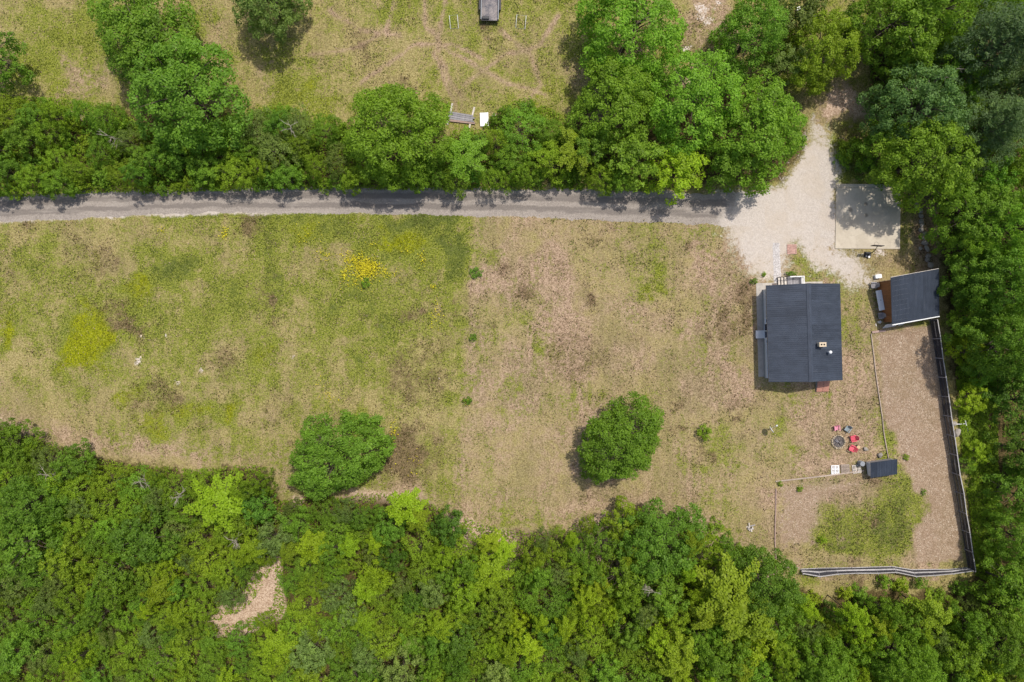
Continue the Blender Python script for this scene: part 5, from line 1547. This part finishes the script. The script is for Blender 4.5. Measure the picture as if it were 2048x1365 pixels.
# ------------------------------------------------------------------ things round the shed
tb = empty('long_table', (*P(1761.0, 601, .8), 0), R(10.3)); tag(tb, 'long pale folding table in front of the brown plank wall', 'table')
MB().box((0, 0, .8), (.76, 2.5, .05)).build('table_top', M['bench_white'], tb, bevel=.012)
MB().box((0.02, 0, .829), (.05, .14, .012)).build('grip', M['black_metal'], tb)
for sx in (-1, 1):
    for sy in (-1, 1):
        MB().tube([(sx * .3, sy * 1.05, 0), (sx * .3, sy * .95, .77)], .02, 6).build('leg', M['galv'], tb)
ck = empty('storage_box', (*P(1757.5, 553, .45), 0), R(8)); tag(ck, 'white storage box at the upper corner of the shed', 'box')
MB().box((0, 0, .2), (.74, .44, .4), None, .96).build('body', M['white_paint'], ck, bevel=.02)
MB().box((0, 0, .435), (.78, .48, .06)).build('lid', M['white_paint'], ck, bevel=.015)
bk = empty('bucket', (*P(1759.5, 644.5, .3), 0)); tag(bk, 'white plastic bucket on the ground by the shed corner', 'bucket')
wall_ = MB(); 
for k in range(14):
    t0, t1 = 6.2832 * k / 14, 6.2832 * (k + 1) / 14
    wall_.add([(.13 * math.cos(t0), .13 * math.sin(t0), 0), (.13 * math.cos(t1), .13 * math.sin(t1), 0), (.17 * math.cos(t1), .17 * math.sin(t1), .36), (.17 * math.cos(t0), .17 * math.sin(t0), .36),
               (.155 * math.cos(t0), .155 * math.sin(t0), .36), (.155 * math.cos(t1), .155 * math.sin(t1), .36), (.12 * math.cos(t1), .12 * math.sin(t1), .02), (.12 * math.cos(t0), .12 * math.sin(t0), .02)],
              [(0, 1, 2, 3), (3, 2, 5, 4), (4, 5, 6, 7)])
wall_.build('pail', M['white_paint'], bk)
MB().tube([(0, 0, .0), (0, 0, .025)], .125, 14).build('bottom', M['white_paint'], bk)
MB().tube([(.165 * math.cos(t), .05 + .10 * math.sin(t), .37 + .02 * math.sin(t)) for t in [k * 3.1416 / 8 for k in range(9)]], .008, 5).build('handle', M['galv'], bk)
tag(MB().box((0, 0, .03), (.14, .34, .06)).build('timber_offcut', M['pale_timber'], None, bevel=.008, loc=(*P(1751.7, 650.5), 0), rot=(0, 0, R(14))), 'short pale timber offcut on the grass near the bucket', 'timber')
rk = empty('slatted_rack', (*P(1789, 650, .5), 0), R(10.3)); tag(rk, 'white slatted rack leaning along the low side of the shed', 'rack')
for k in range(16):
    x = -1.25 + k * .166
    if k in (10, 11): continue
    MB().box((x, 0, .5), (.095, .05, 1.0), (R(-26), 0, 0)).build('slat', M['white_paint'], rk)
for u in (-.3, .3):
    MB().box((0, .045 + u * .42, .5 + u), (2.62, .05, .07), (R(-26), 0, 0)).build('batten', M['white_paint'], rk)
pts = [P(1745, 650), P(1738, 649), P(1733, 651), P(1729, 656), P(1725, 663)]
tag(MB().tube([(*p, .02) for p in pts], .022, 6).build('garden_hose', M['hose'], None, smooth=True), 'black hose lying on the grass near the shed', 'hose')
tag(MB().tube([(*P(1905, 849.5, .25), .25), (*P(1931, 848, .3), .3)], .05, 7).build('pipe', M['white_metal'], None), 'white pipe lying across the grey boulders behind the fence', 'pipe')
tag(MB().tube([(*P(1930.5, 842, .5), .5), (*P(1936, 863, .1), .1)], .045, 7).build('pipe', M['white_metal'], None), 'white pipe sloping down beside the lime bushes behind the fence', 'pipe')

# ------------------------------------------------------------------ upper meadow things
ty = 39.75
tr = empty('flatbed_trailer', (-2.72, ty + 2.2, 0), R(-1.2)); tag(tr, 'dark flatbed trailer with worn floor parked on the upper meadow', 'trailer')
MB().b(-1.02, 1.02, -2.2, 2.2, .62, .70).build('bed_floor', M['trailer_floor'], tr)
for sx in (-1, 1):
    MB().b(sx * 1.06 - .035, sx * 1.06 + .035, -2.2, 2.2, .52, 1.0).build('side_wall', M['black_metal'], tr)
    MB().b(sx * 1.06 - .045, sx * 1.06 + .045, -2.2, 2.2, 1.003, 1.05).build('top_rail', M['galv'], tr)
    fdr = MB().b(sx * 1.24 - .13, sx * 1.24 + .13, -.9, .9, .70, .76).build('fender', M['dark_metal'], tr)
    for wy_ in (-.45, .45):
        w = MB().tube([(sx * 1.24 - .1, wy_, .33), (sx * 1.24 + .1, wy_, .33)], .33, 16).build('wheel', M['tyre'], tr)
        MB().tube([(sx * 1.24 + sx * .102, wy_, .33), (sx * 1.24 + sx * .115, wy_, .33)], .19, 12).build('rim', M['galv'], w)
MB().b(-1.02, 1.02, -2.24, -2.205, .50, .72).build('tail_beam', M['black_metal'], tr)
MB().b(-1.0, 1.0, 2.205, 2.25, .62, 1.2).build('head_board', M['black_metal'], tr)
MB().tube([(0, 2.2, .55), (0, 3.6, .5)], .05, 6).build('draw_bar', M['black_metal'], tr)
tc = MB().box((0, 0, .11), (.86, .32, .22)).build('tool_box', M['black_metal'], None, bevel=.02, loc=rel(tr, -.5, -1.95, .702), rot=(0, 0, R(-1.2))); tag(tc, 'flat black tool box on the corner of the trailer floor', 'box')
for i, (x, y, rz, lb) in enumerate([(908, 44, 4, 'small metal goal frame on the grass beside the trailer'), (1042, 44, -6, 'wider metal goal frame on the far side of the trailer')]):
    g = empty('goal_frame', (*P(x, y, .3), 0), R(rz)); tag(g, lb, 'goal')
    w = .5 if i == 0 else .58
    for sx in (-1, 1):
        MB().tube([(sx * w, -.72, .03), (sx * w, -.1, .5), (sx * w, .62, .72)], .032, 6).build('side_bar', M['white_metal'], g)
        MB().tube([(sx * w, .62, .0), (sx * w, .62, .73)], .03, 6).build('post', M['galv'], g)
    MB().tube([(-w, .62, .72), (w, .62, .72)], .014, 6).build('crossbar', M['galv'], g)
    MB().tube([(-w, -.72, .03), (w, -.72, .03)], .014, 6).build('ground_bar', M['galv'], g)
# lumber on bearers
for i, (a, b) in enumerate([((905, 207.5), (895, 250)), ((949, 215), (938.5, 257))]):
    A, B_ = P(*a), P(*b)
    o = MB().box((0, 0, .07), (math.hypot(A[0] - B_[0], A[1] - B_[1]), .22, .14)).build('timber_bearer', M['pale_timber'], None, bevel=.01, loc=((A[0] + B_[0]) / 2, (A[1] + B_[1]) / 2, 0), rot=(0, 0, math.atan2(A[1] - B_[1], A[0] - B_[0])))
    tag(o, ['pale square timber under the stacked lumber next to the round tree', 'pale square timber under the stacked lumber next to the white bundle'][i], 'timber')
for k in range(5):
    a = P(898 + k * -.6, 224.5 + k * 4.0, .2); b = P(946.5 - k * .6 + (6 if k == 4 else 0), 232.5 + k * 3.6, .2)
    o = MB().box((0, 0, 0), (math.hypot(a[0] - b[0], a[1] - b[1]) + (.4 if k % 2 else 0), .21 if k < 4 else .26, .06)).build('lumber_board', M['grey_timber'] if k < 4 else M['red_timber'], None, bevel=.006, loc=((a[0] + b[0]) / 2, (a[1] + b[1]) / 2, .172), rot=(0, 0, math.atan2(b[1] - a[1], b[0] - a[0]) + random.uniform(-.012, .012)))
    tag(o, 'weathered grey board lying across two pale bearers' if k < 4 else 'reddish longer board at the edge of the stacked lumber', 'board', 'stacked lumber boards')
wb = empty('board_bundle', (*P(968.5, 238.5, .3), 0), R(2)); tag(wb, 'bundle of white painted boards on the grass beside the lumber', 'board bundle')
for k in range(4):
    MB().b(-.52 + k * .262, -.52 + k * .262 + .25, -.85 + random.uniform(-.04, .04), .85 + random.uniform(-.04, .04), .145, .17 + random.uniform(0, .05)).build('board', M['white_paint'], wb)
for y in (-.6, .6): MB().b(-.5, .5, y - .05, y + .05, 0, .14).build('batten', M['grey_timber'], wb)
wc = empty('wire_chair', (*P(988, 234, .4), 0), R(-15)); tag(wc, 'small white wire chair beside the board bundle', 'chair')
MB().tube([(.24 * math.cos(t * .5236), .24 * math.sin(t * .5236), .42) for t in range(13)], .022, 5).build('seat_ring', M['white_metal'], wc)
for x in (-.12, 0, .12): MB().tube([(x, -.2, .42), (x, .2, .42)], .014, 5).build('seat_wire', M['white_metal'], wc)
for sx in (-1, 1):
    for sy in (-1, 1): MB().tube([(sx * .15, sy * .15, .41), (sx * .2, sy * .2, 0)], .016, 5).build('leg', M['white_metal'], wc)
MB().tube([(-.2, .14, .42), (-.18, .25, .75), (0, .28, .86), (.18, .25, .75), (.2, .14, .42)], .02, 5).build('back_loop', M['white_metal'], wc)
pw = P(1601, 19, .2)
tag(slat_frame('pallet', .9, .8, 4, M['white_paint'], (*pw, 0), R(20)), 'white slatted pallet under trees above the clearing', 'pallet')
